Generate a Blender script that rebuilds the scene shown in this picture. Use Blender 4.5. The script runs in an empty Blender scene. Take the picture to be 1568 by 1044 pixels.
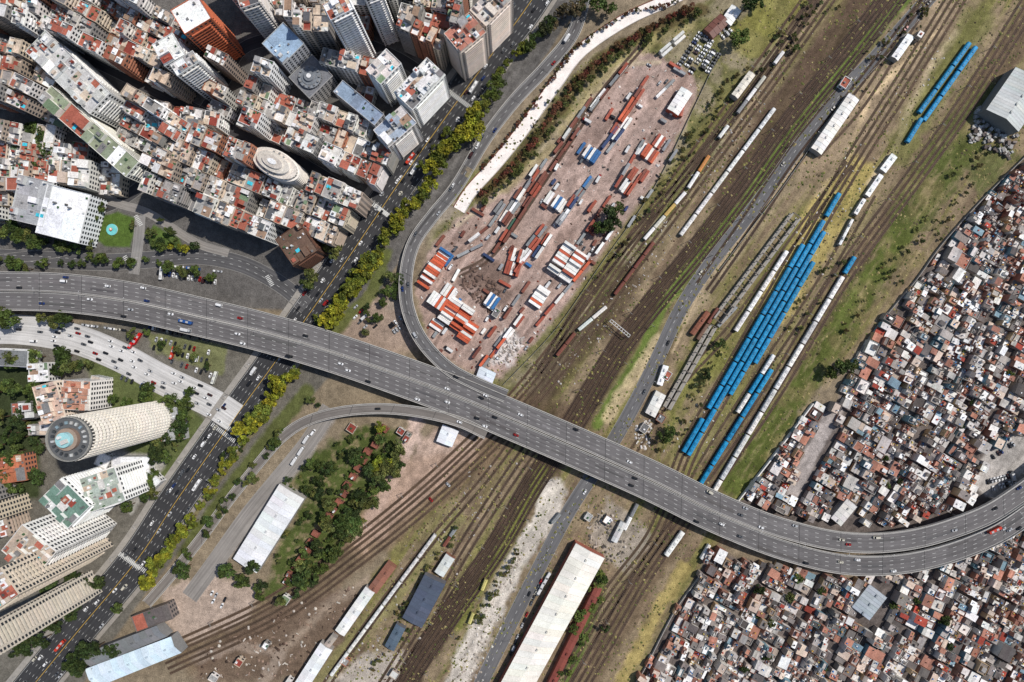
import bpy, math, random
import numpy as np
random.seed(7); R=random.random; U=random.uniform
S=0.6; H=500.0
def W(px,py,h=0.0):
    k=S*(H-h)/H
    return ((px-784)*k,(522.5-py)*k)
def C(r,g,b,k=1.0):
    f=lambda c:(c/12.92 if c<=0.04045 else ((c+0.055)/1.055)**2.4)
    return (f(r/255)*k,f(g/255)*k,f(b/255)*k)
def mulc(c,k): return (c[0]*k,c[1]*k,c[2]*k)
def jit(c,a=0.12):
    k=1+U(-a,a); return (min(.85,c[0]*k*(1+U(-.03,.03))),min(.85,c[1]*k),min(.85,c[2]*k*(1+U(-.03,.03))))
scene=bpy.context.scene
COL=scene.collection
# ------------------------------------------------------------ materials
def newmat(name):
    m=bpy.data.materials.new(name); m.use_nodes=True
    nt=m.node_tree; b=nt.nodes['Principled BSDF']; return m,nt,b
def N(nt,t,**k):
    n=nt.nodes.new(t)
    for a,v in k.items(): setattr(n,a,v)
    return n
def matcol(name,rough=.85,src='attr',noises=((.6,.5),(.08,.3)),metal=0.0,window=False,bump=0.0,uvstreak=None,spec=.3):
    m,nt,b=newmat(name); L=nt.links.new
    b.inputs['Roughness'].default_value=rough; b.inputs['Metallic'].default_value=metal
    b.inputs['Specular IOR Level'].default_value=spec
    if src=='obj':
        a=N(nt,'ShaderNodeObjectInfo'); col=a.outputs['Color']
    elif src=='both':
        a=N(nt,'ShaderNodeAttribute',attribute_name='Col'); o=N(nt,'ShaderNodeObjectInfo')
        v=N(nt,'ShaderNodeVectorMath',operation='MULTIPLY'); L(a.outputs['Color'],v.inputs[0]); L(o.outputs['Color'],v.inputs[1]); col=v.outputs[0]
    else:
        a=N(nt,'ShaderNodeAttribute',attribute_name='Col'); col=a.outputs['Color']
    g=N(nt,'ShaderNodeNewGeometry')
    for sc,am in noises:
        n=N(nt,'ShaderNodeTexNoise'); n.inputs['Scale'].default_value=sc; n.inputs['Detail'].default_value=5; n.inputs['Roughness'].default_value=.65
        L(g.outputs['Position'],n.inputs['Vector'])
        r=N(nt,'ShaderNodeMapRange'); r.inputs[1].default_value=.3; r.inputs[2].default_value=.7; r.inputs[3].default_value=1-am; r.inputs[4].default_value=1+am
        L(n.outputs[0],r.inputs[0])
        s=N(nt,'ShaderNodeVectorMath',operation='SCALE'); L(col,s.inputs[0]); L(r.outputs[0],s.inputs['Scale']); col=s.outputs[0]
        last=n
    if uvstreak:
        uv=N(nt,'ShaderNodeUVMap'); mp=N(nt,'ShaderNodeMapping'); mp.inputs['Scale'].default_value=(uvstreak[0],uvstreak[1],1)
        L(uv.outputs[0],mp.inputs[0]); n=N(nt,'ShaderNodeTexNoise'); n.inputs['Scale'].default_value=1; n.inputs['Detail'].default_value=4
        L(mp.outputs[0],n.inputs['Vector'])
        r=N(nt,'ShaderNodeMapRange'); r.inputs[1].default_value=.3; r.inputs[2].default_value=.7; r.inputs[3].default_value=1-uvstreak[2]; r.inputs[4].default_value=1+uvstreak[2]
        L(n.outputs[0],r.inputs[0]); s=N(nt,'ShaderNodeVectorMath',operation='SCALE'); L(col,s.inputs[0]); L(r.outputs[0],s.inputs['Scale']); col=s.outputs[0]
    if window:
        uv=N(nt,'ShaderNodeUVMap'); sx=N(nt,'ShaderNodeSeparateXYZ'); L(uv.outputs[0],sx.inputs[0])
        def band(out,per,lo,hi):
            d=N(nt,'ShaderNodeMath',operation='DIVIDE'); L(out,d.inputs[0]); d.inputs[1].default_value=per
            f=N(nt,'ShaderNodeMath',operation='FRACT'); L(d.outputs[0],f.inputs[0])
            a1=N(nt,'ShaderNodeMath',operation='GREATER_THAN'); L(f.outputs[0],a1.inputs[0]); a1.inputs[1].default_value=lo
            a2=N(nt,'ShaderNodeMath',operation='LESS_THAN'); L(f.outputs[0],a2.inputs[0]); a2.inputs[1].default_value=hi
            mm=N(nt,'ShaderNodeMath',operation='MULTIPLY'); L(a1.outputs[0],mm.inputs[0]); L(a2.outputs[0],mm.inputs[1]); return mm.outputs[0]
        w=N(nt,'ShaderNodeMath',operation='MULTIPLY'); L(band(sx.outputs[0],4.2,.2,.74),w.inputs[0]); L(band(sx.outputs[1],3.0,.25,.85),w.inputs[1])
        mx=N(nt,'ShaderNodeMix',data_type='RGBA'); L(w.outputs[0],mx.inputs['Factor']); L(col,mx.inputs[6]); mx.inputs[7].default_value=(.03,.035,.042,1); col=mx.outputs[2]
        rr=N(nt,'ShaderNodeMapRange'); rr.inputs[3].default_value=rough; rr.inputs[4].default_value=.15; L(w.outputs[0],rr.inputs[0]); L(rr.outputs[0],b.inputs['Roughness'])
    if bump:
        bp=N(nt,'ShaderNodeBump'); bp.inputs['Strength'].default_value=bump; bp.inputs['Distance'].default_value=.6
        L(last.outputs[0],bp.inputs['Height']); L(bp.outputs[0],b.inputs['Normal'])
    L(col,b.inputs['Base Color'])
    return m
M_ground=matcol('ground_soil_grass',.95,noises=((.035,.16),(.2,.26),(.9,.36)),bump=.8,spec=.1)
M_asph=matcol('asphalt',.9,noises=((.05,.15),(1.5,.12)),uvstreak=(.7,.012,.24),spec=.2)
M_paint=matcol('road_paint',.7,noises=((1.2,.25),))
M_conc=matcol('concrete',.9,noises=((.15,.15),(1.2,.15)),spec=.2)
M_roof=matcol('roof_surface',.85,noises=((.12,.2),(.9,.3)),spec=.2)
M_wall=matcol('facade_with_windows',.8,noises=((.1,.1),(.8,.12)),window=True)
M_plain=matcol('painted_wall',.85,noises=((.2,.12),(1.1,.15)))
M_metal=matcol('coated_sheet_metal',.55,noises=((.06,.14),(.9,.16)))
M_obj=matcol('vehicle_paint',.3,src='obj',noises=((2.,.04),),spec=.5)
M_objr=matcol('weathered_paint',.6,src='both',noises=((.25,.2),(1.5,.25)))
M_glass=matcol('dark_glass',.1,noises=((1,.05),),spec=.5)
M_leaf=matcol('foliage',.7,src='both',noises=((.35,.3),),spec=.2)
M_bark=matcol('bark',.95,noises=((2,.3),))
M_rail=matcol('track_bed',.9,noises=((.05,.3),(.8,.35)))
# ------------------------------------------------------------ mesh builder
class MB:
    def __init__(s): s.v=[];s.n=[];s.c=[];s.m=[];s.uv=[]
    def face(s,pts,col,m=0,uv=None):
        s.v.extend(pts); s.n.append(len(pts)); s.c.append(col); s.m.append(m)
        s.uv.extend(uv if uv else [(p[0],p[1]) for p in pts])
    def prism(s,poly,z0,z1,ct,cs,mt=0,ms=0,top=True):
        n=len(poly); u=0
        for i in range(n):
            a=poly[i]; b=poly[(i+1)%n]; l=math.hypot(b[0]-a[0],b[1]-a[1])
            s.face([(a[0],a[1],z0),(b[0],b[1],z0),(b[0],b[1],z1),(a[0],a[1],z1)],cs,ms,[(0,z0-z1),(l,z0-z1),(l,0),(0,0)])
        if top: s.face([(p[0],p[1],z1) for p in poly],ct,mt)
    def box(s,cx,cy,z0,z1,w,d,ang,ct,cs=None,mt=0,ms=None):
        s.prism(rect(cx,cy,w,d,ang),z0,z1,ct,cs or ct,mt,mt if ms is None else ms)
    def cyl(s,cx,cy,z0,z1,r0,r1,col,n=10,m=0,ctop=None):
        p0=[(cx+r0*math.cos(6.2832*i/n),cy+r0*math.sin(6.2832*i/n),z0) for i in range(n)]
        p1=[(cx+r1*math.cos(6.2832*i/n),cy+r1*math.sin(6.2832*i/n),z1) for i in range(n)]
        for i in range(n):
            j=(i+1)%n; s.face([p0[i],p0[j],p1[j],p1[i]],col,m)
        s.face(p1,ctop or col,m)
    def mesh(s,name,mats):
        me=bpy.data.meshes.new(name); nv=len(s.v); nf=len(s.n)
        me.vertices.add(nv); me.vertices.foreach_set('co',np.array(s.v,dtype=np.float32).ravel())
        me.loops.add(nv); me.loops.foreach_set('vertex_index',np.arange(nv,dtype=np.int32))
        me.polygons.add(nf); t=np.array(s.n,dtype=np.int32); st=np.concatenate([[0],np.cumsum(t)[:-1]]).astype(np.int32)
        me.polygons.foreach_set('loop_start',st); me.polygons.foreach_set('loop_total',t)
        me.polygons.foreach_set('material_index',np.array(s.m,dtype=np.int32))
        uvl=me.uv_layers.new(name='UVMap'); uvl.data.foreach_set('uv',np.array(s.uv,dtype=np.float32).ravel())
        ca=me.color_attributes.new('Col','FLOAT_COLOR','CORNER')
        c=np.ones((nf,4),dtype=np.float32); c[:,:3]=np.array(s.c,dtype=np.float32); ca.data.foreach_set('color',np.repeat(c,t,axis=0).ravel())
        for m in mats: me.materials.append(m)
        me.update(calc_edges=True); me.validate(); return me
    def obj(s,name,mats,parent=None):
        if not s.n: return None
        o=bpy.data.objects.new(name,s.mesh(name,mats)); COL.objects.link(o)
        if parent: o.parent=parent
        return o
def rect(cx,cy,w,d,ang):
    c,s=math.cos(ang),math.sin(ang)
    return [(cx+x*c-y*s,cy+x*s+y*c) for x,y in ((-w/2,-d/2),(w/2,-d/2),(w/2,d/2),(-w/2,d/2))]
def inst(name,me,x,y,z,ang=0,sc=1.0,col=(1,1,1)):
    o=bpy.data.objects.new(name,me); o.location=(x,y,z); o.rotation_euler=(0,0,ang)
    o.scale=sc if isinstance(sc,tuple) else (sc,sc,sc); o.color=(col[0],col[1],col[2],1); COL.objects.link(o); return o
def ccw(p):
    a=sum(p[i][0]*p[(i+1)%len(p)][1]-p[(i+1)%len(p)][0]*p[i][1] for i in range(len(p)))
    return p if a>0 else p[::-1]
def inpoly(x,y,p):
    r=False; j=len(p)-1
    for i in range(len(p)):
        if (p[i][1]>y)!=(p[j][1]>y) and x<(p[j][0]-p[i][0])*(y-p[i][1])/(p[j][1]-p[i][1])+p[i][0]: r=not r
        j=i
    return r
# ------------------------------------------------------------ paths
def path(pts,step=4.0):
    q=[]
    for p in pts:
        h=p[2] if len(p)>2 else 0.0
        x,y=W(p[0],p[1],h); q.append(np.array((x,y,h)))
    q=[2*q[0]-q[1]]+q+[2*q[-1]-q[-2]]
    out=[]
    for i in range(1,len(q)-2):
        n=max(2,int(np.linalg.norm(q[i+1]-q[i])/step))
        for k in range(n):
            t=k/n
            out.append(.5*((2*q[i])+(-q[i-1]+q[i+1])*t+(2*q[i-1]-5*q[i]+4*q[i+1]-q[i+2])*t*t+(-q[i-1]+3*q[i]-3*q[i+1]+q[i+2])*t**3))
    out.append(q[-2]); return np.array(out)
def normals(P):
    d=np.gradient(P[:,:2],axis=0); d/=np.linalg.norm(d,axis=1)[:,None]+1e-9
    return np.stack([-d[:,1],d[:,0]],1),d
def off(P,o,dz=0):
    n,_=normals(P); Q=P.copy(); Q[:,:2]+=n*(o if np.isscalar(o) else np.asarray(o)[:,None]); Q[:,2]+=dz; return Q
def cum(P): return np.concatenate([[0],np.cumsum(np.linalg.norm(np.diff(P[:,:2],axis=0),axis=1))])
def ribbon(mb,P,w,col,dz=0,m=0,ou=0.0):
    A=off(P,ou+w/2,dz); B=off(P,ou-w/2,dz); s=cum(P); w=np.broadcast_to(w,(len(P),))
    for i in range(len(P)-1):
        mb.face([tuple(B[i]),tuple(B[i+1]),tuple(A[i+1]),tuple(A[i])],col,m,[(0,s[i]),(0,s[i+1]),(w[i+1],s[i+1]),(w[i],s[i])])
def wallrib(mb,P,o,w,z0,z1,col,m=0):
    A=off(P,o+w/2); B=off(P,o-w/2)
    for i in range(len(P)-1):
        a0,a1,b0,b1=A[i],A[i+1],B[i],B[i+1]
        t=lambda p,z:(p[0],p[1],p[2]+z)
        mb.face([t(b0,z1),t(b1,z1),t(a1,z1),t(a0,z1)],col,m)
        mb.face([t(a0,z0),t(a0,z1),t(a1,z1),t(a1,z0)],col,m)
        mb.face([t(b0,z0),t(b1,z0),t(b1,z1),t(b0,z1)],col,m)
def sub(P,s0,s1,n=2):
    s=cum(P); t=np.linspace(s0,s1,n); return np.stack([np.interp(t,s,P[:,k]) for k in range(3)],1)
def dashes(mb,P,o,dl,gap,w,col,dz,m=0):
    Q=off(P,o); L=cum(Q)[-1]; s=0
    while s+dl<L:
        ribbon(mb,sub(Q,s,s+dl),w,col,dz,m); s+=dl+gap
def solid(mb,P,o,w,col,dz,m=0): ribbon(mb,off(P,o),w,col,dz,m)
# ------------------------------------------------------------ key paths (plan coordinates)
HWZ=12.0
hw=[(-90,446),(0,446),(100,449),(200,462),(300,484),(400,508),(500,537),(600,571),(700,608),(800,650),(900,693),(1000,738),(1100,787),(1200,826),(1300,848),(1400,843),(1500,812),(1568,772),(1660,700)]
HWP=path([(a,b,HWZ) for a,b in hw])
AV=path([(900,-130),(840,-40),(800,20),(764,68),(689,170),(614,275),(524,408),(424,550),(359,640),(269,768),(209,858),(120,965),(50,1050),(-40,1160)])
SR=path([(960,-130),(905,-30),(878,50),(835,105),(788,155),(742,215),(700,285),(662,332,1),(634,372,3),(622,420,6),(624,470,9),(645,520,11),(685,563,HWZ),(730,588,HWZ),(775,607,HWZ)])
RA2=path([(745,665,HWZ),(700,645,HWZ),(640,631,HWZ),(580,626,11),(520,631,9),(470,645,6),(432,670,3),(398,708,1),(350,768),(310,822),(262,882),(225,925)])
RD=path([(1500,-90),(1420,0),(1350,78),(1290,142),(1232,212),(1180,285),(1130,350),(1082,412),(1040,478),(1004,555),(960,640),(915,715),(870,785),(820,880),(772,975),(735,1050),(690,1140)])
PK=path([(1080,-30),(1030,-2),(960,30),(890,78),(850,130),(800,200),(760,250),(722,292),(703,322)])
# ------------------------------------------------------------ ground sheet
st=1.3
fx=np.arange(-570,570,st); fy=np.arange(-410,410,st)
xs=np.concatenate([[-6000,-2500,-1200,-800,-640],fx,[640,800,1200,2500,6000]]); ys=np.concatenate([[-6000,-2500,-1200,-700,-480],fy,[480,700,1200,2500,6000]])
X,Y=np.meshgrid(xs,ys); PX=X/S+784; PY=522.5-Y/S
def vn(X,Y,sc,seed):
    rg=np.random.RandomState(seed); T=rg.rand(128,128); x=X/sc+500; y=Y/sc+500
    xi=np.floor(x).astype(int); yi=np.floor(y).astype(int); fx=x-xi; fy=y-yi; fx=fx*fx*(3-2*fx); fy=fy*fy*(3-2*fy)
    a=T[yi%128,xi%128];b=T[yi%128,(xi+1)%128];c=T[(yi+1)%128,xi%128];d=T[(yi+1)%128,(xi+1)%128]
    return (a*(1-fx)+b*fx)*(1-fy)+(c*(1-fx)+d*fx)*fy
def fbm(X,Y,sc,seed,o=4):
    r=0;a=.5;t=0
    for i in range(o): r=r+a*vn(X,Y,sc/2**i,seed+i*7); t+=a; a*=.6
    return r/t
NA=fbm(PX,PY,40,3); NB=fbm(PX,PY,14,40); NC=fbm(PX,PY,7,140,3)
an=math.radians(-57); ru=PX*math.cos(an)+PY*math.sin(an); rv=-PX*math.sin(an)+PY*math.cos(an)
ST=fbm(ru/9,rv,9,77); ST2=fbm(ru/14,rv,22,99); ST3=fbm(ru/5,rv,5,177,3)
G=np.zeros(X.shape+(3,)); G[:]=C(130,117,98)
def paint(pts,col,width=None,soft=5,amp=6,a=1.0,mod=None,thr=.5):
    xs_=[p[0] for p in pts]; ys_=[p[1] for p in pts]; mg=(width or 0)+soft+amp+4
    ix=np.where((PX[0]>min(xs_)-mg)&(PX[0]<max(xs_)+mg))[0]; iy=np.where((PY[:,0]>min(ys_)-mg)&(PY[:,0]<max(ys_)+mg))[0]
    if len(ix)==0 or len(iy)==0: return
    sl=(slice(iy[0],iy[-1]+1),slice(ix[0],ix[-1]+1)); x=PX[sl]; y=PY[sl]
    d=np.full(x.shape,1e9); n=len(pts)
    for i in range(n if width is None else n-1):
        a0=pts[i]; b0=pts[(i+1)%n]; dx=b0[0]-a0[0]; dy=b0[1]-a0[1]; l=dx*dx+dy*dy+1e-9
        t=np.clip(((x-a0[0])*dx+(y-a0[1])*dy)/l,0,1); d=np.minimum(d,np.hypot(x-a0[0]-t*dx,y-a0[1]-t*dy))
    if width is None:
        ins=np.zeros(x.shape,bool); j=n-1
        for i in range(n):
            c=((pts[i][1]>y)!=(pts[j][1]>y))&(x<(pts[j][0]-pts[i][0])*(y-pts[i][1])/(pts[j][1]-pts[i][1]+1e-9)+pts[i][0]); ins^=c; j=i
        sd=np.where(ins,d,-d)
    else: sd=width/2-d
    al=np.clip(.5+(sd+(NB[sl]-.5)*2*amp)/soft,0,1)*a
    if mod is not None: al=al*np.clip((mod[sl]-thr)*6,0,1)
    G[sl]=G[sl]*(1-al[...,None])+np.array(col)*al[...,None]
# zones
paint([(-900,-900),(960,-900),(905,-20),(780,170),(660,330),(560,480),(300,470),(-900,440)],C(98,95,92),soft=4,amp=2)
paint([(-900,470),(300,500),(520,560),(430,660),(230,900),(-50,1300),(-900,1300)],C(104,100,92),soft=4,amp=2)
rz=[(430,1250),(560,900),(700,700),(700,600),(840,500),(1030,240),(1230,-100),(1800,-100),(1800,100),(1240,600),(1000,1000),(900,1300)]
paint(rz,C(136,120,97),soft=8,amp=6)
paint(rz,C(118,115,66),soft=8,amp=6,mod=ST2,thr=.44,a=.85)
paint(rz,C(96,80,66),soft=8,amp=6,mod=ST,thr=.5,a=.7)
yard=[(975,80),(1010,85),(1062,115),(1068,150),(1035,215),(1010,270),(960,340),(905,420),(840,500),(765,580),(705,565),(655,530),(637,450),(655,385),(700,335),(760,290),(830,235),(880,170),(930,110)]
paint([(660,330),(760,230),(900,90),(1080,0),(1230,-60),(1200,60),(1080,260),(940,470),(830,600),(750,610),(640,500)],C(140,130,106),soft=8,amp=8)
paint([(660,330),(760,230),(900,90),(1080,0),(1230,-60),(1200,60),(1080,260),(940,470),(830,600),(750,610),(640,500)],C(98,98,56),soft=8,amp=8,mod=NA,thr=.46,a=.85)
paint(yard,C(172,150,140),soft=7,amp=7)
paint(yard,C(142,120,109),soft=7,amp=7,mod=NA,thr=.52,a=.5)
paint(yard,C(106,88,80),soft=7,amp=7,mod=ST,thr=.52,a=.65)
paint([(700,430),(760,470),(800,450),(770,400),(720,405)],C(108,89,79),soft=12,amp=14,a=.8)
paint([(770,500),(800,520),(780,560),(745,560)],C(210,204,200),soft=8,amp=10,a=.8)
paint([(1010,95),(950,100),(900,150),(850,210),(760,300),(700,345)],C(184,168,144),6,soft=4,amp=3,a=.8)
paint([(1000,130),(960,200),(900,290),(840,370),(780,440)],C(190,166,156),9,soft=5,amp=4,a=.7)
paint([(1075,15),(990,52),(930,85),(885,125),(835,195),(785,258),(735,300)],C(90,80,54),22,soft=6,amp=6)
paint([(1060,40),(1000,62),(940,100),(890,160),(850,225),(770,290)],C(156,146,98),16,soft=8,amp=8,a=.6)
main=[(590,1100),(640,1015),(690,940),(760,840),(815,745),(875,655),(945,540),(1005,460),(1070,382),(1140,290),(1215,185),(1300,80),(1385,-30)]
paint(main,C(72,58,47),38,soft=6,amp=4,a=.92)
paint([(1120,300),(1180,200),(1260,95),(1350,-20)],C(86,70,59),60,soft=10,amp=5,a=.88)
paint([(780,640),(740,690),(650,760),(560,830),(430,925),(300,1000)],C(108,90,70),60,soft=12,amp=10,a=.7)
paint([(880,650),(820,620),(850,560),(930,480),(960,430)],C(84,70,57),50,soft=14,amp=10,a=.8)
paint([(860,500),(950,370),(1060,230),(1150,110)],C(106,100,60),24,soft=8,amp=8,a=.8)
paint([(1150,60),(1240,-40)],C(120,116,62),60,soft=12,amp=12,a=.8)
paint([(1420,-40),(1310,85),(1240,170),(1190,235),(1150,300),(1105,355),(1060,408),(1015,470),(985,535),(945,600),(915,650)],C(96,110,54),17,soft=5,amp=4)
paint([(1010,520),(960,590),(930,640)],C(190,172,136),18,soft=6,amp=5,a=.85)
paint([(1050,485),(1110,400),(1180,310),(1240,230)],C(152,136,112),26,soft=8,amp=6,a=.9)
paint([(1240,240),(1330,160),(1390,70),(1440,10)],C(150,132,109),60,soft=16,amp=12,a=.8)
paint([(1465,50),(1425,105),(1395,165),(1370,230),(1330,280)],C(200,180,152),10,soft=5,amp=4,a=.9)
paint([(1440,45),(1330,150),(1300,240),(1250,300)],C(192,170,136),7,soft=5,amp=4,a=.8)
paint([(1230,330),(1300,240),(1345,250),(1300,330),(1250,420),(1200,500),(1160,480)],C(166,150,92),soft=12,amp=12,a=.85)
paint([(1380,230),(1440,120),(1500,30)],C(112,111,66),44,soft=14,amp=12,a=.75)
paint([(1010,700),(1060,600),(1120,560),(1090,480),(1040,560)],C(116,116,62),soft=12,amp=12,a=.8)
paint([(1215,250),(1160,330),(1070,450),(1030,540)],C(180,160,130),4,soft=4,amp=3,a=.8)
paint([(860,1100),(960,930),(1020,830),(1100,730),(1200,600),(1300,430),(1400,290),(1480,170),(1600,0)],C(104,88,70),44,soft=8,amp=5,a=.85)
paint([(1560,150),(1490,215),(1420,290),(1360,390),(1300,480),(1240,575),(1180,660),(1120,740)],C(88,96,48),42,soft=12,amp=14)
paint([(1400,320),(1460,230),(1520,160)],C(86,92,50),70,soft=14,amp=14,a=.8)
paint([(1480,260),(1520,210),(1568,240),(1500,300)],C(98,100,62),soft=10,amp=8)
gz=[(1568,120),(1400,240),(1280,430),(1110,720),(1160,740),(1310,540),(1460,350),(1568,250)]
paint(gz,C(116,106,72),soft=10,amp=8,mod=NA,thr=.53,a=.7); paint(gz,C(130,115,88),soft=10,amp=8,mod=ST3,thr=.57,a=.6)
SHA=[(1640,170),(1568,245),(1500,312),(1440,378),(1400,434),(1350,492),(1300,560),(1280,622),(1240,622),(1185,700),(1128,772),(1200,830),(1400,860),(1640,740)]
SHB=[(1085,838),(1130,855),(1300,885),(1640,780),(1640,1120),(925,1120),(985,1025),(1030,935),(1065,885)]
paint(SHA,C(100,92,88),soft=6,amp=3); paint(SHB,C(100,92,88),soft=6,amp=3)
paint([(1500,705),(1545,665),(1600,650),(1600,760),(1520,765),(1490,745)],C(166,160,154),soft=6,amp=4)
paint([(1278,632),(1240,700),(1215,755)],C(158,150,146),22,soft=5,amp=5)
paint([(700,640),(760,660),(700,720),(620,790),(560,840),(530,830),(590,750),(640,680)],C(184,160,146),soft=10,amp=14,a=.8)
paint([(640,640),(620,700),(560,800)],C(206,182,170),20,soft=8,amp=10,a=.85)
paint([(480,690),(560,650),(610,660),(600,720),(520,840),(450,900),(400,920),(430,830),(470,760),(440,740)],C(78,88,46),soft=10,amp=10)
paint([(480,690),(560,650),(610,660),(600,720),(520,840),(450,900),(400,920),(430,830),(470,760),(440,740)],C(140,122,98),soft=10,amp=10,mod=NC,thr=.55,a=.6)
paint([(500,640),(460,700),(400,770),(340,850),(290,930)],C(144,137,130),26,soft=5,amp=3)
paint([(250,900),(320,880),(400,900),(380,950),(290,985),(250,950)],C(168,150,136),soft=9,amp=8)
paint([(420,930),(560,900),(560,1000),(470,1045),(300,1045),(300,1000)],C(100,82,70),soft=14,amp=12,a=.75)
paint([(400,1045),(440,990),(500,930),(560,890)],C(150,134,118),12,soft=8,amp=8,a=.7); paint([(300,1010),(360,990),(430,1000),(400,1045)],C(158,142,128),14,soft=8,amp=9,a=.6)
paint([(600,700),(520,830),(560,850),(680,750),(740,690)],C(150,124,104),soft=14,amp=12,a=.5)
paint([(690,1060),(740,960),(780,880),(830,800),(850,750)],C(196,188,178),34,soft=8,amp=10,a=.85)
paint([(830,720),(800,790),(760,860),(700,960)],C(112,114,58),16,soft=7,amp=7,a=.9)
paint([(480,1060),(560,960),(640,870),(700,790)],C(132,128,84),26,soft=8,amp=8,a=.7)
paint([(500,1045),(560,1000),(620,1000),(600,1060)],C(182,173,163),soft=10,amp=9,a=.8)
paint([(930,760),(900,830),(960,880),(1000,820)],C(160,150,138),soft=8,amp=8,a=.8)
paint([(920,900),(900,960),(870,1045)],C(84,98,48),18,soft=6,amp=6,a=.9)
paint([(1050,870),(1010,930),(960,1030),(930,1090)],C(158,142,90),20,soft=8,amp=7,a=.9)
paint([(560,450),(620,440),(650,530),(600,545),(520,520)],C(150,132,118),soft=8,amp=8)
paint([(600,470),(620,400),(650,350),(690,320)],C(158,146,132),18,soft=7,amp=7,a=.8)
paint([(590,390),(570,450),(500,520)],C(92,98,52),18,soft=6,amp=6,a=.9)
paint([(470,600),(420,660),(350,750),(280,850)],C(86,92,48),22,soft=6,amp=5,a=.9)
paint([(690,215),(600,350),(500,490),(440,580),(340,720),(230,880)],C(112,104,74),16,soft=4,amp=3,a=.9)
paint([(145,335),(180,325),(208,335),(200,380),(160,378),(140,360)],C(78,98,44),soft=3,amp=2)
paint([(235,345),(275,365),(280,378),(232,382),(225,365)],C(80,98,48),soft=3,amp=2)
paint([(215,505),(350,530),(340,575),(240,540)],C(110,112,78),soft=4,amp=6)
paint([(120,545),(270,600),(320,650),(240,760),(200,700),(150,600)],C(90,98,60),soft=8,amp=5)
paint([(-20,560),(60,560),(60,760),(-20,800)],C(58,66,42),soft=8,amp=5)
paint([(160,690),(260,700),(200,790)],C(158,155,148),soft=6,amp=4)
rmask=np.clip((PX-560)/80,0,1)
G*=(1+(ST-.5)*.65*rmask+(ST3-.5)*.6*rmask)[...,None]; G*=(1+(NA-.5)*.35+(NC-.5)*.4)[...,None]
G=np.clip(G,0.01,.8)
nx,ny=len(xs),len(ys)
me=bpy.data.meshes.new('ground'); co=np.zeros((nx*ny,3),np.float32); co[:,0]=X.ravel(); co[:,1]=Y.ravel()
idx=np.arange(nx*ny).reshape(ny,nx); F=np.stack([idx[:-1,:-1],idx[:-1,1:],idx[1:,1:],idx[1:,:-1]],-1).reshape(-1,4).astype(np.int32)
me.vertices.add(nx*ny); me.vertices.foreach_set('co',co.ravel()); me.loops.add(F.size); me.loops.foreach_set('vertex_index',F.ravel())
me.polygons.add(len(F)); me.polygons.foreach_set('loop_start',np.arange(0,F.size,4,dtype=np.int32)); me.polygons.foreach_set('loop_total',np.full(len(F),4,np.int32))
ca=me.color_attributes.new('Col','FLOAT_COLOR','POINT'); cc=np.ones((nx*ny,4),np.float32); cc[:,:3]=G.reshape(-1,3); ca.data.foreach_set('color',cc.ravel())
me.materials.append(M_ground); me.update(calc_edges=True); COL.objects.link(bpy.data.objects.new('ground',me))
# ------------------------------------------------------------ railway tracks
def tracks(name,pts,offs,bed=C(82,68,56)):
    mb=MB(); P=path(pts,8)
    for o in offs:
        b=jit(bed,.15)
        ribbon(mb,off(P,o*S),2.6,mulc(b,.62),.05,0)
        for g in (-.75,.75):
            wallrib(mb,P,o*S+g,.15,.05,.22,C(122,104,92),0)
    return mb.obj(name,[M_rail])
tracks('railway_track',main,(-15,-9,-1.5,5,11,17),C(70,54,43))
tracks('railway_track',[(1060,430),(1130,330),(1200,225),(1280,125),(1400,-30)],(-34,-26,-8),C(76,60,50))
t2=[(250,1010),(420,930),(540,845),(640,765),(720,692),(790,620),(850,548),(900,480),(960,395),(1020,315),(1090,220),(1170,112),(1270,-30)]
tracks('railway_track',t2,(-24,-16,-7,2,9,18),C(90,72,56))
tracks('railway_track',[(560,1090),(640,960),(700,850),(770,740),(830,655)],(-14,-4,6),C(84,68,54))
tracks('railway_track',[(470,1090),(560,960),(650,840),(740,735),(800,655)],(-6,4),C(88,72,56))
tracks('railway_track',[(860,1100),(935,970),(1000,860),(1085,745),(1185,600),(1290,425),(1395,280),(1480,160),(1600,-30)],(-12,-4,5,14),C(88,70,57))
tracks('railway_track',[(830,1100),(930,930),(1010,820),(1055,700),(1110,600),(1283,297),(1400,110),(1480,-20)],(-9,0,9,18),C(98,80,62))
tracks('railway_track',[(1062,752),(1090,700),(1180,560),(1260,440),(1340,300)],(0,12),C(92,76,58))
tracks('railway_track',[(950,720),(1030,600),(1120,500),(1205,380),(1300,250)],(-6,4),C(94,78,60))
tracks('railway_track',[(825,570),(900,450),(985,345),(1085,225),(1190,85),(1260,-20)],(-4,4),C(86,70,55))
tracks('railway_track',[(700,420),(755,385),(840,262),(915,150),(990,60)],(-5,2),C(104,84,72))
tracks('railway_track',[(1250,240),(1320,160),(1390,50),(1440,-30)],(-4,8),C(100,82,66))
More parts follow.
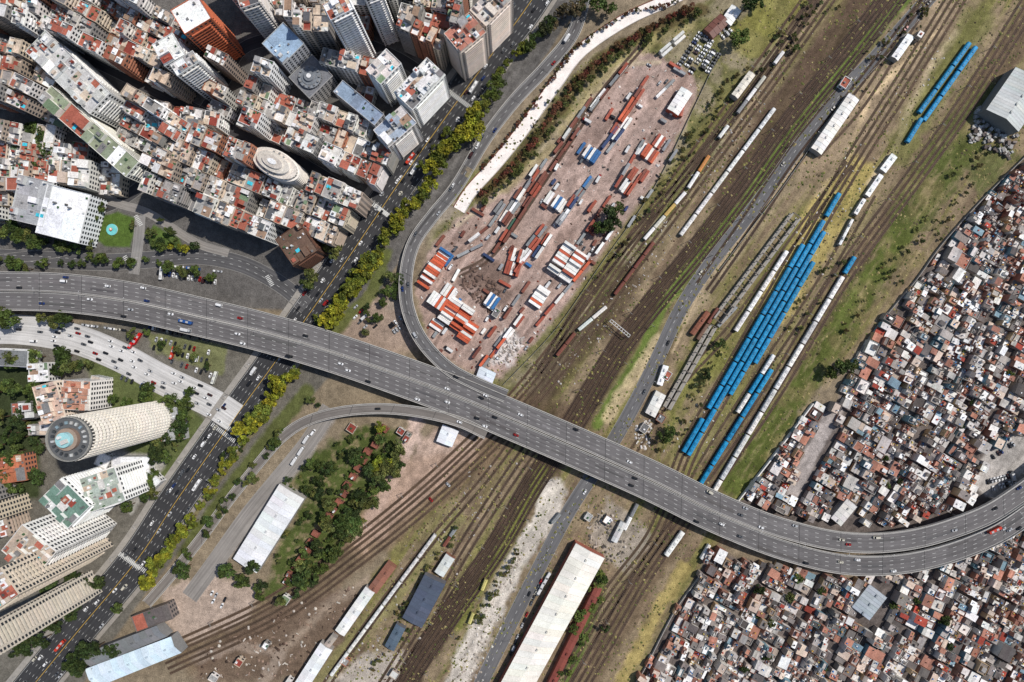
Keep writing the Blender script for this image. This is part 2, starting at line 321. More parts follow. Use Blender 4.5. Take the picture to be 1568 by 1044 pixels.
# ------------------------------------------------------------ roads
AS=C(72,71,72); ASD=C(58,58,60); WH=C(200,200,196); YE=C(205,165,60)
mb=MB(); ribbon(mb,AV,32,ASD,.03)
mb.obj('avenue_road',[M_asph])
mb=MB()
for o in (-12.4,-8.9,-5.3,5.3,8.9,12.4): dashes(mb,AV,o,2.6,7,.22,WH,.06)
for o in (-15.2,15.2): solid(mb,AV,o,.2,WH,.06)
for o in (-1.8,1.8): dashes(mb,AV,o,2.6,7,.22,WH,.06)
solid(mb,AV,.3,.35,YE,.06)
mb.obj('avenue_lane_markings',[M_paint])
mb=MB()
wallrib(mb,AV,-18.8,5.2,0,.14,C(148,143,136)); wallrib(mb,AV,18.2,3.6,0,.14,C(144,138,130))
mb.obj('pavement',[M_conc])
def road(name,pts,w,col,mark=None,z=.04,step=5):
    P=pts if isinstance(pts,np.ndarray) else path(pts,step); mb=MB(); ribbon(mb,P,w,col,z,0)
    if mark is not None:
        for o in mark: dashes(mb,P,o,3,5,.24,WH,z+.03,1)
    for o in (-w/2-.15,w/2+.15): wallrib(mb,P,o,.3,0,.14,C(150,147,142),2)
    mb.obj(name,[M_asph,M_paint,M_conc]); return P
road('railside_road',RD,12.5,C(100,99,100),(0,))
road('street',[(-60,392),(60,397),(150,402),(230,398),(300,392),(370,405),(430,436),(470,470)],15,C(86,85,86),(-2.5,2.5),z=.045)
road('street',[(215,330),(212,370),(205,420)],9,C(136,133,130),None,z=.055)
road('street',[(130,295),(180,312),(230,328),(300,372),(350,388)],7,C(138,133,128),None,z=.065)
road('street',[(60,330),(50,300),(130,300),(140,330),(110,380),(0,398)],9,C(78,77,78),None,z=.035)
P=road('street',[(575,322),(480,262),(400,220),(290,165),(160,100),(30,40),(-60,0)],12,C(64,63,65),None,z=.05)
road('street',[(700,158),(610,90),(500,55),(380,70),(340,130),(290,200),(210,290),(130,330)],11,C(64,63,65),None,z=.055)
plz=road('toll_plaza_road',[(-60,505),(30,505),(110,518),(180,545),(250,582),(320,615),(360,640)],27,C(190,188,186),(-8,-4,4,8),z=.05)
road('yard_road',[(505,625),(470,680),(425,735),(380,790),(330,860),(290,915)],15,C(136,131,126),None,z=.035)
mb=MB(); ribbon(mb,PK,11,C(236,228,222),.04); wallrib(mb,PK,5.8,.5,0,.9,C(190,184,178)); wallrib(mb,PK,-5.8,.5,0,.9,C(120,70,60)); mb.obj('concrete_path',[M_conc])
def zebra(pxy,ang,L,wid=4):
    x,y=W(*pxy); mb=MB(); n=int(L/1.6); c,s=math.cos(ang),math.sin(ang)
    for i in range(n):
        t=(i-(n-1)/2)*1.6; mb.prism(rect(x+c*t,y+s*t,.75,wid,ang),.10,.104,WH,WH)
    mb.obj('zebra_crossing',[M_paint])
AVA=math.atan2(-0.6,0.8)
for p in ((578,318),(592,328),(703,152),(349,655),(342,663),(205,862),(196,858)): zebra(p,AVA,28)
for p in ((338,612),(413,430),(195,400),(212,338)): zebra(p,math.radians(-60),12)
# ------------------------------------------------------------ elevated motorway
DA=C(106,103,103); CO=C(176,172,166)
def deck(name,P,w,col,lanes,z=0,th=1.6,piers=38,edge=.5):
    par=bpy.data.objects.new(name,None); COL.objects.link(par)
    mb=MB(); ribbon(mb,P,w,col,z); mb.obj('carriageway',[M_asph],par)
    mb=MB(); A=off(P,w/2+.5); B=off(P,-w/2-.5)
    for i in range(len(P)-1):
        if P[i][2]<.4: continue
        lo=lambda q,t:(q[0],q[1],max(0,q[2]-t))
        mb.face([lo(A[i],0),lo(A[i+1],0),lo(A[i+1],th),lo(A[i],th)],CO); mb.face([lo(B[i],0),lo(B[i+1],0),lo(B[i+1],th),lo(B[i],th)],CO)
        mb.face([lo(A[i],th),lo(A[i+1],th),lo(B[i+1],th),lo(B[i],th)],CO)
    for o in (-w/2-.25,w/2+.25): wallrib(mb,P,o,edge,-.3,.95,CO)
    mb.obj('parapets_and_girder',[M_conc],par)
    mb=MB()
    for o in lanes: dashes(mb,P,o,3.2,6.5,.26,WH,z+.04)
    for o in (-w/2+.9,w/2-.9): solid(mb,P,o,.22,WH,z+.04)
    s=12; L=cum(P)[-1]
    while s<L-5 and piers:
        ribbon(mb,np.stack([sub(off(P,-w/2),s,s+1)[0],sub(off(P,w/2),s,s+1)[0]]),.35,C(60,60,60),z+.05); s+=piers
    mb.obj('lane_markings',[M_paint],par)
    mb=MB(); s=12; n,d=normals(P); cs=cum(P)
    while s<L-5:
        q=sub(P,s,s+1); hh=q[0][2]-th
        if hh>2:
            a=math.atan2(q[1][1]-q[0][1],q[1][0]-q[0][0])
            mb.box(q[0][0],q[0][1],hh-1.2,hh-.01,2,w*.85,a,CO)
            for k in (-.28,.28): mb.cyl(q[0][0]-math.sin(a)*w*k,q[0][1]+math.cos(a)*w*k,0,hh-1.2,.8,.8,CO,8)
        s+=piers or 40
    mb.obj('piers',[M_conc],par)
    mb=MB(); s=20
    while s<L-60 and w>10:
        o=U(-w/2+3,w/2-3); l=U(10,45); ribbon(mb,sub(off(P,o),s,s+l,5),U(1.6,3.2),jit(mulc(col,random.choice([.72,.8,1.2])),.08),z+.02); s+=l+U(15,60)
    mb.obj('asphalt_repairs',[M_asph],par)
sx=HWP[:,0]/S+784
half=np.interp(sx,[0,400,900,1150,1300,1450,1568],[8.6,8.9,9.3,9.0,10.2,10.2,9.2])
HWL=off(HWP,half); HWR=off(HWP,-half)
deck('elevated_motorway',HWL,16.6,DA,(-3.6,0,3.6)); deck('elevated_motorway',HWR,16.6,mulc(DA,.93),(-3.6,0,3.6))
deck('motorway_ramp',SR,11.0,C(98,96,96),(0,),z=.07); deck('motorway_ramp',RA2,8.6,C(118,112,107),(),z=.07)
# ------------------------------------------------------------ vehicles
DG=C(28,30,34)
def car_mesh(kind):
    mb=MB(); T=C(18,18,18)
    def loft(secs,m,cap=True):
        for a,b in zip(secs[:-1],secs[1:]):
            n=len(a)
            for i in range(n):
                j=(i+1)%n; mb.face([a[i],a[j],b[j],b[i]],(1,1,1),m)
        mb.face(secs[-1],(1,1,1),m)
    def ring(L0,L1,w,z,ch=.35):
        return [(L0,-w/2+ch,z),(L0+ch,-w/2,z),(L1-ch*1.4,-w/2,z),(L1,-w/2+ch*1.2,z),(L1,w/2-ch*1.2,z),(L1-ch*1.4,w/2,z),(L0+ch,w/2,z),(L0,w/2-ch,z)]
    def glassring(a,b,top):
        n=len(a)
        for i in range(n):
            j=(i+1)%n; mb.face([a[i],a[j],b[j],b[i]],DG,1)
        mb.face(b,(1,1,1),0)
    if kind in('car','van'):
        L,w,h=(4.5,1.85,1.45) if kind=='car' else (5.4,2.05,2.3); h1=.85 if kind=='car' else 1.3
        loft([ring(-L/2,L/2,w,.25),ring(-L/2,L/2,w,h1*.8),ring(-L/2+.1,L/2-.12,w-.12,h1)],0)
        if kind=='car': glassring(ring(-L/2+.35,L/2-1.15,w-.2,h1+.002,.2),ring(-L/2+.85,L/2-1.95,w-.5,h,.15),0)
        else: glassring(ring(-L/2+.1,L/2-.8,w-.14,h1+.002,.2),ring(-L/2+.2,L/2-1.5,w-.3,h,.15),0)
        wx=(-L/2+.85,L/2-.9)
    elif kind=='bus':
        L,w,h=12,2.6,3.1; loft([ring(-L/2,L/2,w,.35,.2),ring(-L/2,L/2,w,1.3,.2)],0)
        a=ring(-L/2,L/2,w-.02,1.3,.2); b=ring(-L/2,L/2,w-.06,2.4,.2)
        glassring(a,b,0); loft([ring(-L/2,L/2,w,2.4,.2),ring(-L/2+.1,L/2-.1,w-.3,h,.25)],0)
        for x in (-3.2,1.8): mb.box(x,0,h,h+.25,2.2,1.6,0,C(170,170,170),None,2)
        wx=(-L/2+2.8,L/2-2.5)
    else:
        L,w,h=9,2.5,3.3
        mb.box(-1.1,0,.9,h,6.6,2.5,0,C(205,205,205),C(190,190,190),2); mb.box(0,0,.6,.9,8.8,1.2,0,T,None,1)
        loft([ring(2.4,4.5,2.4,.5,.2),ring(2.4,4.5,2.4,1.7,.2)],0); glassring(ring(2.45,4.45,2.3,1.702,.15),ring(2.5,4.0,2.1,2.5,.15),0)
        for k in range(6): mb.box(-3.9+k*1.1,0,h,h+.06,.12,2.5,0,C(170,170,170),None,2)
        wx=(-3.2,-2.1,3.4)
    for x in wx:
        for sg in (-1,1):
            yy=sg*(w/2-.12); r=.34 if kind in('car','van') else .5
            pr=[(x+r*math.cos(6.2832*i/10),r+r*math.sin(6.2832*i/10)) for i in range(10)]
            A=[(p,yy-.11,q) for p,q in pr]; B=[(p,yy+.11,q) for p,q in pr]
            mb.face(A,T,1); mb.face(B,T,1)
            for i in range(10): mb.face([A[i],A[(i+1)%10],B[(i+1)%10],B[i]],T,1)
    return mb.mesh(kind,[M_obj,M_glass,M_metal])
CM={k:car_mesh(k) for k in('car','van','bus','truck')}
CARC=[(C(225,225,225),28),(C(170,172,175),16),(C(30,31,34),26),(C(85,88,92),16),(C(140,28,24),4),(C(30,50,100),4),(C(190,185,170),4),(C(60,30,30),3)]
CL=[c for c,n in CARC for _ in range(n)]
NM={'car':'car','van':'van','bus':'bus','truck':'truck'}
def vehicle(x,y,z,a,kind=None,col=None,pre=''):
    k=kind or random.choices(['car','van','bus','truck'],[88,7,2.5,2.5])[0]
    c=col or (random.choice(CL) if k!='bus' else random.choice([C(220,220,220),C(190,60,40),C(40,80,140),C(210,210,200)]))
    inst(pre+NM[k],CM[k],x,y,z,a,1.12 if k in('car','van') else 1.0,c)
def traffic(P,lanes,gap,rev=False,z=.06,s0=0,s1=None,kinds=None):
    for o in lanes:
        Q=off(P,o); L=cum(Q)[-1] if s1 is None else s1; s=s0+U(0,gap)
        while s<L-6:
            q=sub(Q,s,s+2); d=q[1]-q[0]; a=math.atan2(d[1],d[0])+(math.pi if rev else 0)
            vehicle(q[0][0],q[0][1],q[0][2]+z,a+U(-.03,.03),kinds); s+=gap*(U(.2,1.2) if R()<.7 else U(1.2,3))+6
traffic(HWL,(-5.4,-1.8,1.8,5.4),118,True); traffic(HWR,(-5.4,-1.8,1.8,5.4),104)
traffic(AV,(-14,-10.6,-7.1,-3.5),64,False); traffic(AV,(2.2,7.1,10.6,14),50,True)
traffic(SR,(-2.6,2.6),80); traffic(RA2,(0,),110); traffic(RD,(-2.8,2.8),120)
traffic(plz,(-10,-6,-2,2,6,10),13,False,s0=80,kinds='car'); traffic(plz,(-9,0,9),40,False,s1=90)
def lot(p0,p1,n,rows,rowgap,pre='parked_',kind=None,skip=.12,ang=None,jitter=.2):
    a=W(*p0); b=W(*p1); dx,dy=b[0]-a[0],b[1]-a[1]; L=math.hypot(dx,dy); an=math.atan2(dy,dx)
    for r in range(rows):
        for i in range(n):
            if R()<skip: continue
            t=i/(n-1) if n>1 else 0; x=a[0]+dx*t-math.sin(an)*-rowgap*r; y=a[1]+dy*t-math.cos(an)*rowgap*r
            vehicle(x+U(-jitter,jitter),y+U(-jitter,jitter),.05,(an+math.pi/2 if ang is None else an+ang)+U(-.06,.06),kind,None,pre)
lot((1040,100),(1072,52),11,3,6.2); lot((1075,105),(1092,78),7,2,6); lot((243,418),(330,432),16,1,6)
lot((265,408),(350,418),14,1,5,ang=0,skip=.4); lot((325,908),(345,918),4,2,6,skip=.3)
lot((828,890),(782,1000),14,1,5,ang=0,skip=.25); lot((838,882),(825,905),4,1,5,kind='truck',ang=0)
lot((1512,738),(1548,728),8,2,7,skip=.2); lot((598,500),(618,485),6,2,6,skip=.3); lot((1520,700),(1550,680),8,1,7,skip=.3)
lot((180,575),(240,600),9,1,6,skip=.4); lot((230,500),(320,520),14,1,6,skip=.3); lot((130,498),(190,506),8,1,5,ang=0)
lot((240,520),(320,540),12,2,8,skip=.35); lot((250,548),(330,578),12,1,8,skip=.35)
lot((1100,50),(1112,40),3,2,6); lot((545,470),(575,500),5,2,7,skip=.4); lot((700,730),(660,765),4,1,7,skip=.5)
lot((742,205),(690,290),16,1,5,ang=0,skip=.5); lot((655,215),(600,290),14,1,5,ang=0,skip=.4); lot((330,655),(262,750),16,1,5,ang=0,skip=.4)
for p,k in (((212,519),'bus'),((205,525),'bus'),((462,690),'truck'),((470,672),'truck'),((452,705),'truck'),((480,662),'van'),((303,742),'bus'),((725,135),'bus'),((868,60),'truck'),((635,260),'bus')):
    x,y=W(*p); vehicle(x,y,.06,math.radians(57),k,C(200,30,30) if p[0] in(212,205) else C(225,225,225))
# ------------------------------------------------------------ containers
def cont_mesh():
    mb=MB(); L,w,h=12.2,2.5,2.7
    n=24
    for sg in (-1,1):
        for i in range(n):
            x0=-L/2+L*i/n; x1=x0+L/n; y=sg*(w/2-(.08 if i%2 else 0))
            mb.face([(x0,y,.12),(x1,y,.12),(x1,y,h-.1),(x0,y,h-.1)],(1,1,1))
    for i in range(n):
        x0=-L/2+L*i/n; x1=x0+L/n; z=h-(.05 if i%2 else 0)
        mb.face([(x0,-w/2,z),(x1,-w/2,z),(x1,w/2,z),(x0,w/2,z)],(1,1,1))
    for x in (-L/2+.001,L/2-.001): mb.face([(x,-w/2,0),(x,w/2,0),(x,w/2,h),(x,-w/2,h)],(.9,.9,.9))
    for x in (-L/2+.1,L/2-.1):
        for y in (-w/2+.1,w/2-.1): mb.box(x,y,0,h+.02,.22,.22,0,(1,1,1))
    for y in (-w/2+.06,w/2-.06): mb.box(0,y,h-.14,h+.01,L-.45,.14,0,(1,1,1)); mb.box(0,y,0,.16,L-.45,.14,0,(1,1,1))
    for k in (-.6,.6): mb.box(L/2+.03,k,.2,h-.2,.06,.08,0,(.8,.8,.8))
    return mb.mesh('shipping_container',[M_objr])
CT=cont_mesh()
RED=C(156,78,60); ORG=C(192,92,62); BRN=C(118,70,58); WHT=C(226,224,220); BLU=C(52,104,156); GRY=C(136,138,140); GRN=C(66,102,84); DBL=C(46,62,98)
def crow(p0,p1,cols,stack=1,gap=.5,L=12.2,skip=.0,rows=1,rg=3.0):
    a=W(*p0); b=W(*p1); d=math.hypot(b[0]-a[0],b[1]-a[1]); an=math.atan2(b[1]-a[1],b[0]-a[0]); n=max(1,int(round(d/(L+gap))))
    for r in range(rows):
        for i in range(n):
            if R()<skip: continue
            t=(i+.5)/n*d; x=a[0]+math.cos(an)*t+math.sin(an)*rg*r; y=a[1]+math.sin(an)*t-math.cos(an)*rg*r
            for k in range(random.randint(1,stack)):
                inst('shipping_container',CT,x+U(-.4,.4),y,.02+k*2.72,an+U(-.02,.02),(1 if L>10 else .5,1,1),jit(random.choice(cols),.25))
def cblock(c,ang,nx,ny,cols,stack=3,skip=.06):
    x0,y0=W(*c); ca,sa=math.cos(ang),math.sin(ang)
    for j in range(ny):
        base=cols[j%len(cols)]
        for i in range(nx):
            if R()<skip: continue
            u=(i-(nx-1)/2)*12.7; v=(j-(ny-1)/2)*2.75; s=random.randint(max(1,stack-1),stack)
            cc=base if R()<.75 else random.choice(cols)
            for k in range(s): inst('shipping_container',CT,x0+u*ca-v*sa,y0+u*sa+v*ca,.02+k*2.72,ang,1,jit(cc,.12))
ya=math.radians(56); yb=ya-math.pi/2
cblock((662,418),yb,1,11,[ORG,WHT,WHT,ORG,WHT],3); cblock((677,396),yb,1,6,[WHT,BLU,WHT,ORG],2)
cblock((672,462),ya,1,6,[ORG,WHT,ORG,WHT],3); cblock((688,447),ya,1,4,[WHT,ORG,WHT],2)
cblock((700,482),yb,2,9,[ORG,WHT,WHT,ORG,WHT,ORG],3); cblock((717,508),yb,1,7,[ORG,ORG,WHT],3); cblock((668,500),yb,1,4,[ORG,WHT],2)
cblock((868,403),yb,2,11,[WHT,WHT,ORG,WHT,RED],3); cblock((826,455),yb,1,7,[WHT,ORG,WHT],2); cblock((788,402),ya+.3,2,5,[RED,RED,WHT],2)
cblock((850,310),ya,1,7,[WHT,WHT,BLU,WHT],2); cblock((901,236),ya,1,7,[BLU,WHT,BLU],2); cblock((752,460),ya,1,5,[BLU,WHT],2)
cblock((992,236),ya,1,6,[ORG,RED,WHT],2); cblock((1008,218),ya,1,3,[RED,WHT],2); cblock((965,280),ya,2,4,[RED,WHT,RED],2); cblock((985,270),ya,1,2,[RED,BRN],1)
mixc=[RED,BRN,WHT,GRY,BRN,GRY,DBL]
for p0,p1,cl,rw in (((755,388),(835,265),[BRN,RED,BRN,GRN],2),((842,262),(885,200),[BRN,BRN,GRY],1),((888,190),(960,100),[WHT,BRN,GRY,RED],1),
  ((765,340),(822,255),[GRY,WHT,BRN,GRY],3),((780,412),(832,345),[RED,WHT,GRY,RED],3),((815,395),(880,300),[RED,WHT,DBL],2),((850,345),(905,270),[GRY,RED,BLU,WHT],2),
  ((920,230),(958,178),[DBL,GRY,WHT,BLU],3),((935,205),(992,118),[RED,BRN,RED,ORG],2),((897,330),(915,305),[RED],1),((900,360),(920,340),[RED,BRN],2),
  ((820,500),(905,398),[RED,WHT,GRY,ORG],1),((910,392),(940,350),[GRY,WHT,BRN],1),((735,560),(770,515),[WHT,ORG,GRY],2),((770,520),(800,480),[WHT,RED],2),((850,235),(860,222),[BRN],1),
  ((960,350),(1000,290),[GRY,GRN,WHT],1),((1010,268),(1060,195),[WHT,GRY,GRY],1),((745,345),(770,310),[GRY,WHT],2),((720,370),(745,350),[WHT,BRN],1),
  ((1005,150),(1030,125),[WHT,GRY],1),((1050,55),(1010,90),[WHT],2),((812,430),(770,490),[BRN,GRY],1),((800,300),(850,225),[BRN,RED,GRY],1),((862,215),(905,152),[GRY,BRN,WHT],1),
  ((870,395),(935,300),[BRN,GRY,RED],1),((940,290),(985,215),[GRY,WHT,RED],1),((700,395),(740,375),[GRY,BRN],1),((725,548),(760,500),[RED,BRN],1),((905,165),(925,140),[WHT],1)): crow(p0,p1,cl,2,.6,skip=.15,rows=rw)
for _ in range(80):
    while True:
        x,y=U(650,1060),U(100,570)
        if inpoly(x,y,yard): break
    wx,wy=W(x,y); a=ya+random.choice([0,0,math.pi/2])+U(-.1,.1)
    if R()<.5: inst('shipping_container',CT,wx,wy,.02,a,(random.choice([.5,1]),1,1),jit(random.choice(mixc+[BLU]),.2))
    else: vehicle(wx,wy,.03,a,random.choice(['truck','car','van']),None,'parked_')
# ------------------------------------------------------------ trains
def train_mesh(kind):
    mb=MB(); L=24.0; w=3.3; h=3.9
    p=[(-w/2,1.0),(-w/2,3.0),(-w/2+.35,3.6),(-w/2+.95,3.9),(w/2-.95,3.9),(w/2-.35,3.6),(w/2,3.0),(w/2,1.0)]; nseg=12
    for k in range(nseg):
        x0=-L/2+L*k/nseg; x1=x0+L/nseg
        for i in range(len(p)-1):
            c=(1,1,1) if i in(0,6) else ((.92,.92,.92) if k%2 else (1.04,1.04,1.04))
            mb.face([(x0,p[i][0],p[i][1]),(x1,p[i][0],p[i][1]),(x1,p[i+1][0],p[i+1][1]),(x0,p[i+1][0],p[i+1][1])],c,0)
    for x in (-L/2,L/2): mb.face([(x,a,b) for a,b in p],(.6,.6,.6),0)
    if kind=='passenger_train_car':
        for sg in (-1,1):
            for k in range(9): mb.box(-L/2+2.4+k*2.4,sg*(w/2+.01),1.9,2.8,1.6,.04,0,DG,None,1)
        for x in (-7,0,7): mb.box(x,0,3.9,4.2,2.6,1.5,0,(.7,.7,.72),None,0)
        for x in (-3.5,3.5): mb.box(x,0,3.9,4.02,1,.6,0,(.5,.5,.5),None,0)
    else:
        mb.box(0,0,3.9,4.0,L-1,.5,0,(.7,.7,.7),None,0)
        for k in range(10): mb.box(-L/2+1.2+k*2.4,0,1.1,3.1,.12,w+.1,0,(.8,.8,.8),None,0)
    for x in (-8,8):
        mb.box(x,0,.45,.95,3.4,2.2,0,C(25,25,25),None,1)
        for dx in (-1.1,1.1):
            for y in (-.75,.75): mb.box(x+dx,y,.2,.9,.85,.14,0,C(40,35,32),None,1)
    mb.box(0,0,.6,1.0,L+.8,.5,0,C(30,30,30),None,1)
    return mb.mesh(kind,[M_objr,M_glass])
TP=train_mesh('passenger_train_car'); TF=train_mesh('freight_wagon')
TB=C(20,132,180)
def train(p0,p1,cols,me=TP,L=25.0,skip=0,ws=1.0):
    a=W(*p0); b=W(*p1); d=math.hypot(b[0]-a[0],b[1]-a[1]); an=math.atan2(b[1]-a[1],b[0]-a[0]); n=max(1,int(round(d/L)))
    for i in range(n):
        if R()<skip: continue
        t=(i+.5)/n*d; inst(me.name,me,a[0]+math.cos(an)*t,a[1]+math.sin(an)*t,.2,an,(d/n/25.4,ws,1),jit(cols[i%len(cols)],.12))
d0=(-0.5,0.866)
def blue(o,s0,s1):
    f=lambda s:(1283+d0[0]*s+.866*o,297+d0[1]*s+.5*o)
    train(f(s0),f(s1),[TB],ws=1.25)
blue(0,0,42);blue(0,48,462);blue(-9,95,385);blue(9,62,350);blue(-9,400,462);blue(18,110,290)
train((1180,565),(1066,748),[TB],ws=1.2); train((1306,394),(1290,420),[TB],ws=1.2); train((1288,424),(1082,768),[WHT,WHT,C(200,200,198)],ws=1.25)
train((1203,385),(1124,508),[WHT],skip=.15,ws=1.2); train((1183,543),(1127,632),[WHT,TB,WHT],ws=1.1)
train((1481,68),(1403,176),[TB],ws=1.2); train((1491,74),(1410,188),[TB],ws=1.2); train((1408,183),(1385,221),[TB],ws=1.2)
train((1184,168),(1040,362),[C(228,226,222)],ws=1.1,L=26)
train((1197,82),(1085,232),[WHT,GRY,C(190,186,176)],TF,14,skip=.25); train((1084,240),(1052,290),[C(190,130,70),WHT,C(190,186,176)],TF,15)
train((1048,296),(985,368),[WHT,C(196,166,96),C(214,210,200)],TF,14); train((1000,372),(940,452),[BRN,C(110,60,50)],TF,15); train((928,470),(885,506),[WHT,C(206,212,206)],TF,14)
train((880,510),(852,545),[BRN],TF,12); train((668,816),(508,1032),[C(215,213,208)],ws=1.0,L=26); train((1098,472),(1050,545),[BRN,C(120,90,75)],TF,16,skip=.3)
train((1045,812),(1018,850),[WHT],ws=1.4); train((1085,832),(1072,855),[WHT,GRY],TF,12); train((975,770),(945,830),[GRY,WHT,BRN],TF,14,skip=.2); train((870,770),(845,800),[GRY],TF,12,skip=.5)
train((700,805),(680,835),[GRY,BRN],TF,14); train((745,885),(712,970),[C(200,190,120),WHT,C(210,180,80)],TF,12,skip=.45)
# ------------------------------------------------------------ warehouses and simple roofs
def warehouse(name,q,h,rc,wc,ridge=2.0,panels=14,sk=True):
    Q=[W(p[0],p[1],h) for p in q]; mb=MB(); P=ccw(Q)
    mb.prism(P,0,h,rc,wc,0,1,top=False)
    A=np.array(Q[0]);B=np.array(Q[1]);Cc=np.array(Q[2]);D=np.array(Q[3]); m0=(A+B)/2; m1=(Cc+D)/2
    e=lambda p,z:(float(p[0]),float(p[1]),z)
    for i in range(panels):
        t0=i/panels;t1=(i+1)/panels; c=jit(rc,.06)
        for (s,E) in ((A,D),(B,Cc)):
            a0=s+(E-s)*t0;a1=s+(E-s)*t1;r0=m0+(m1-m0)*t0;r1=m0+(m1-m0)*t1
            mb.face([e(a0,h),e(a1,h),e(r1,h+ridge),e(r0,h+ridge)],jit(c,.05),0)
            mb.face([e(a0,h+.15),e(a0+(a1-a0)*.05,h+.15),e(r0+(r1-r0)*.05,h+ridge+.15),e(r0,h+ridge+.15)],mulc(c,.8),0)
        if sk and i%3==1:
            c0=m0+(m1-m0)*(t0+t1)/2; an=math.atan2(m1[1]-m0[1],m1[0]-m0[0]); mb.box(c0[0],c0[1],h+ridge-.3,h+ridge+.8,2.2,1.4,an,mulc(rc,.7))
    mb.face([e(A,h),e(B,h),e(m0,h+ridge)],wc,1); mb.face([e(D,h),e(Cc,h),e(m1,h+ridge)],wc,1)
    return mb.obj(name,[M_metal,M_plain])
WR=C(228,228,226)
def band(p0,p1,w):
    dx,dy=p1[0]-p0[0],p1[1]-p0[1]; l=math.hypot(dx,dy); nx_,ny_=-dy/l*w/2,dx/l*w/2
    return [(p0[0]+nx_,p0[1]+ny_),(p0[0]-nx_,p0[1]-ny_),(p1[0]-nx_,p1[1]-ny_),(p1[0]+nx_,p1[1]+ny_)]
warehouse('warehouse',[(882,832),(926,855),(812,1062),(758,1062)],9,C(230,226,216),C(150,90,75),2,24)
warehouse('warehouse_annex',band((917,900),(838,1062),12),6,C(126,68,58),C(150,110,95),.8,12)
warehouse('warehouse',[(428,741),(466,764),(393,878),(357,856)],8,C(220,221,222),C(160,156,150),1.2,14)
warehouse('warehouse',[(650,880),(682,895),(646,962),(616,946)],7,C(76,84,100),C(100,100,105),1.2,10)
warehouse('shed',[(607,955),(621,963),(603,998),(589,989)],5,C(82,96,110),C(100,100,105),.8,5)
warehouse('warehouse',band((567,903),(520,970),17),6,C(222,222,220),C(150,145,140),1,9)
warehouse('warehouse',band((512,975),(500,990),10),5,C(160,150,140),C(150,145,140),1,3)
warehouse('warehouse',band((500,990),(455,1060),22),6,C(222,224,226),C(150,145,140),1.5,9)
warehouse('warehouse',band((1308,148),(1250,232),19),6,C(226,222,216),C(150,145,140),1,14)
warehouse('warehouse',band((1580,120),(1535,185),60),12,C(186,190,188),C(120,120,118),4,16)
warehouse('shed',band((1395,55),(1370,90),12),5,C(232,232,232),C(150,145,140),1,5)
warehouse('depot_building',band((1052,138),(1030,172),20),6,C(228,226,222),C(170,80,60),1,6)
warehouse('shed',band((1128,12),(1112,35),18),5,C(225,225,222),C(150,145,140),1,4)
warehouse('brick_shed',band((1110,28),(1085,52),20),5,C(110,70,60),C(130,90,75),1.5,4)
warehouse('depot_building',band((1152,112),(1125,148),12),6,C(215,208,195),C(150,145,140),1,6)
warehouse('brick_shed',band((1048,152),(1042,178),6),4,RED,C(150,80,60),.5,4)
warehouse('shed',[(678,650),(703,660),(692,685),(668,676)],5,C(230,232,235),C(160,160,160),.8,4)
warehouse('shed',[(735,560),(760,572),(752,592),(728,580)],5,C(205,215,225),C(160,160,160),.8,4)
warehouse('shed',[(1005,598),(1020,606),(1003,640),(988,632)],5,C(214,212,206),C(160,160,160),.8,5)
warehouse('brick_shed',band((1085,478),(1060,512),8),4,C(130,80,62),C(130,90,75),.8,4)
warehouse('brick_shed',band((600,865),(570,905),16),5,C(140,96,80),C(130,90,75),1.5,5)
warehouse('shed',band((690,852),(672,880),16),5,C(200,204,200),C(130,90,75),1,4)
warehouse('shed',band((955,800),(940,830),10),4,C(195,195,192),C(140,140,140),1,4)
warehouse('shed',band((1345,905),(1318,940),34),7,C(160,168,174),C(140,140,140),1.5,8)
warehouse('community_hall',band((1305,770),(1280,800),20),7,C(205,202,196),C(140,140,140),1,5)
for p0,p1,w,c in (((1370,238),(1352,262),11,WR),((1350,268),(1328,300),8,WR),((1324,305),(1310,328),6,WR),((1306,336),(1286,375),4,WR),((1128,470),(1100,500),5,GRY),((1020,560),(1010,590),9,WR)): warehouse('station_platform_canopy',band(p0,p1,w),4,c,C(160,155,150),.4,6)
def frame_canopy(p0,p1,w):
    a=W(*p0);b=W(*p1);d=math.hypot(b[0]-a[0],b[1]-a[1]);an=math.atan2(b[1]-a[1],b[0]-a[0]);mb=MB();c=C(105,98,92)
    for sg in (-1,1):
        cx=(a[0]+b[0])/2-math.sin(an)*sg*w/2; cy=(a[1]+b[1])/2+math.cos(an)*sg*w/2
        mb.box(cx,cy,5,5.4,d,1.6,an,C(150,145,138),None)
        mb.box(cx,cy,0,.9,d,2.6,an,C(150,144,135),None)
    n=int(d/9)
    for i in range(n+1):
        t=i/n; x=a[0]+(b[0]-a[0])*t; y=a[1]+(b[1]-a[1])*t
        mb.box(x,y,5.5,5.9,.7,w+1,an,c)
        for sg in (-1,1): mb.box(x-math.sin(an)*sg*w/2,y+math.cos(an)*sg*w/2,.9,5,.5,.5,an,c)
    mb.obj('railway_platform_gantry',[M_conc])
frame_canopy((1216,332),(1096,492),8); frame_canopy((1090,500),(1020,625),5)
mb=MB(); a=W(935,491,7); b=W(964,515,7); an_=math.atan2(b[1]-a[1],b[0]-a[0]); cx,cy=(a[0]+b[0])/2,(a[1]+b[1])/2; d=math.hypot(b[0]-a[0],b[1]-a[1])
for k in (-1,1): mb.box(cx-math.sin(an_)*k*1.2,cy+math.cos(an_)*k*1.2,7,7.5,d,.35,an_,C(220,220,218))
for i in range(9): t=(i/8-.5)*d; mb.box(cx+math.cos(an_)*t,cy+math.sin(an_)*t,7.02,7.4,.3,2.0,an_,C(215,215,212))
for t in (-.5,.5):
    for k in (-1,1): mb.box(cx+math.cos(an_)*t*d-math.sin(an_)*k*1.2,cy+math.sin(an_)*t*d+math.cos(an_)*k*1.2,0,7,.4,.4,an_,C(200,200,200))
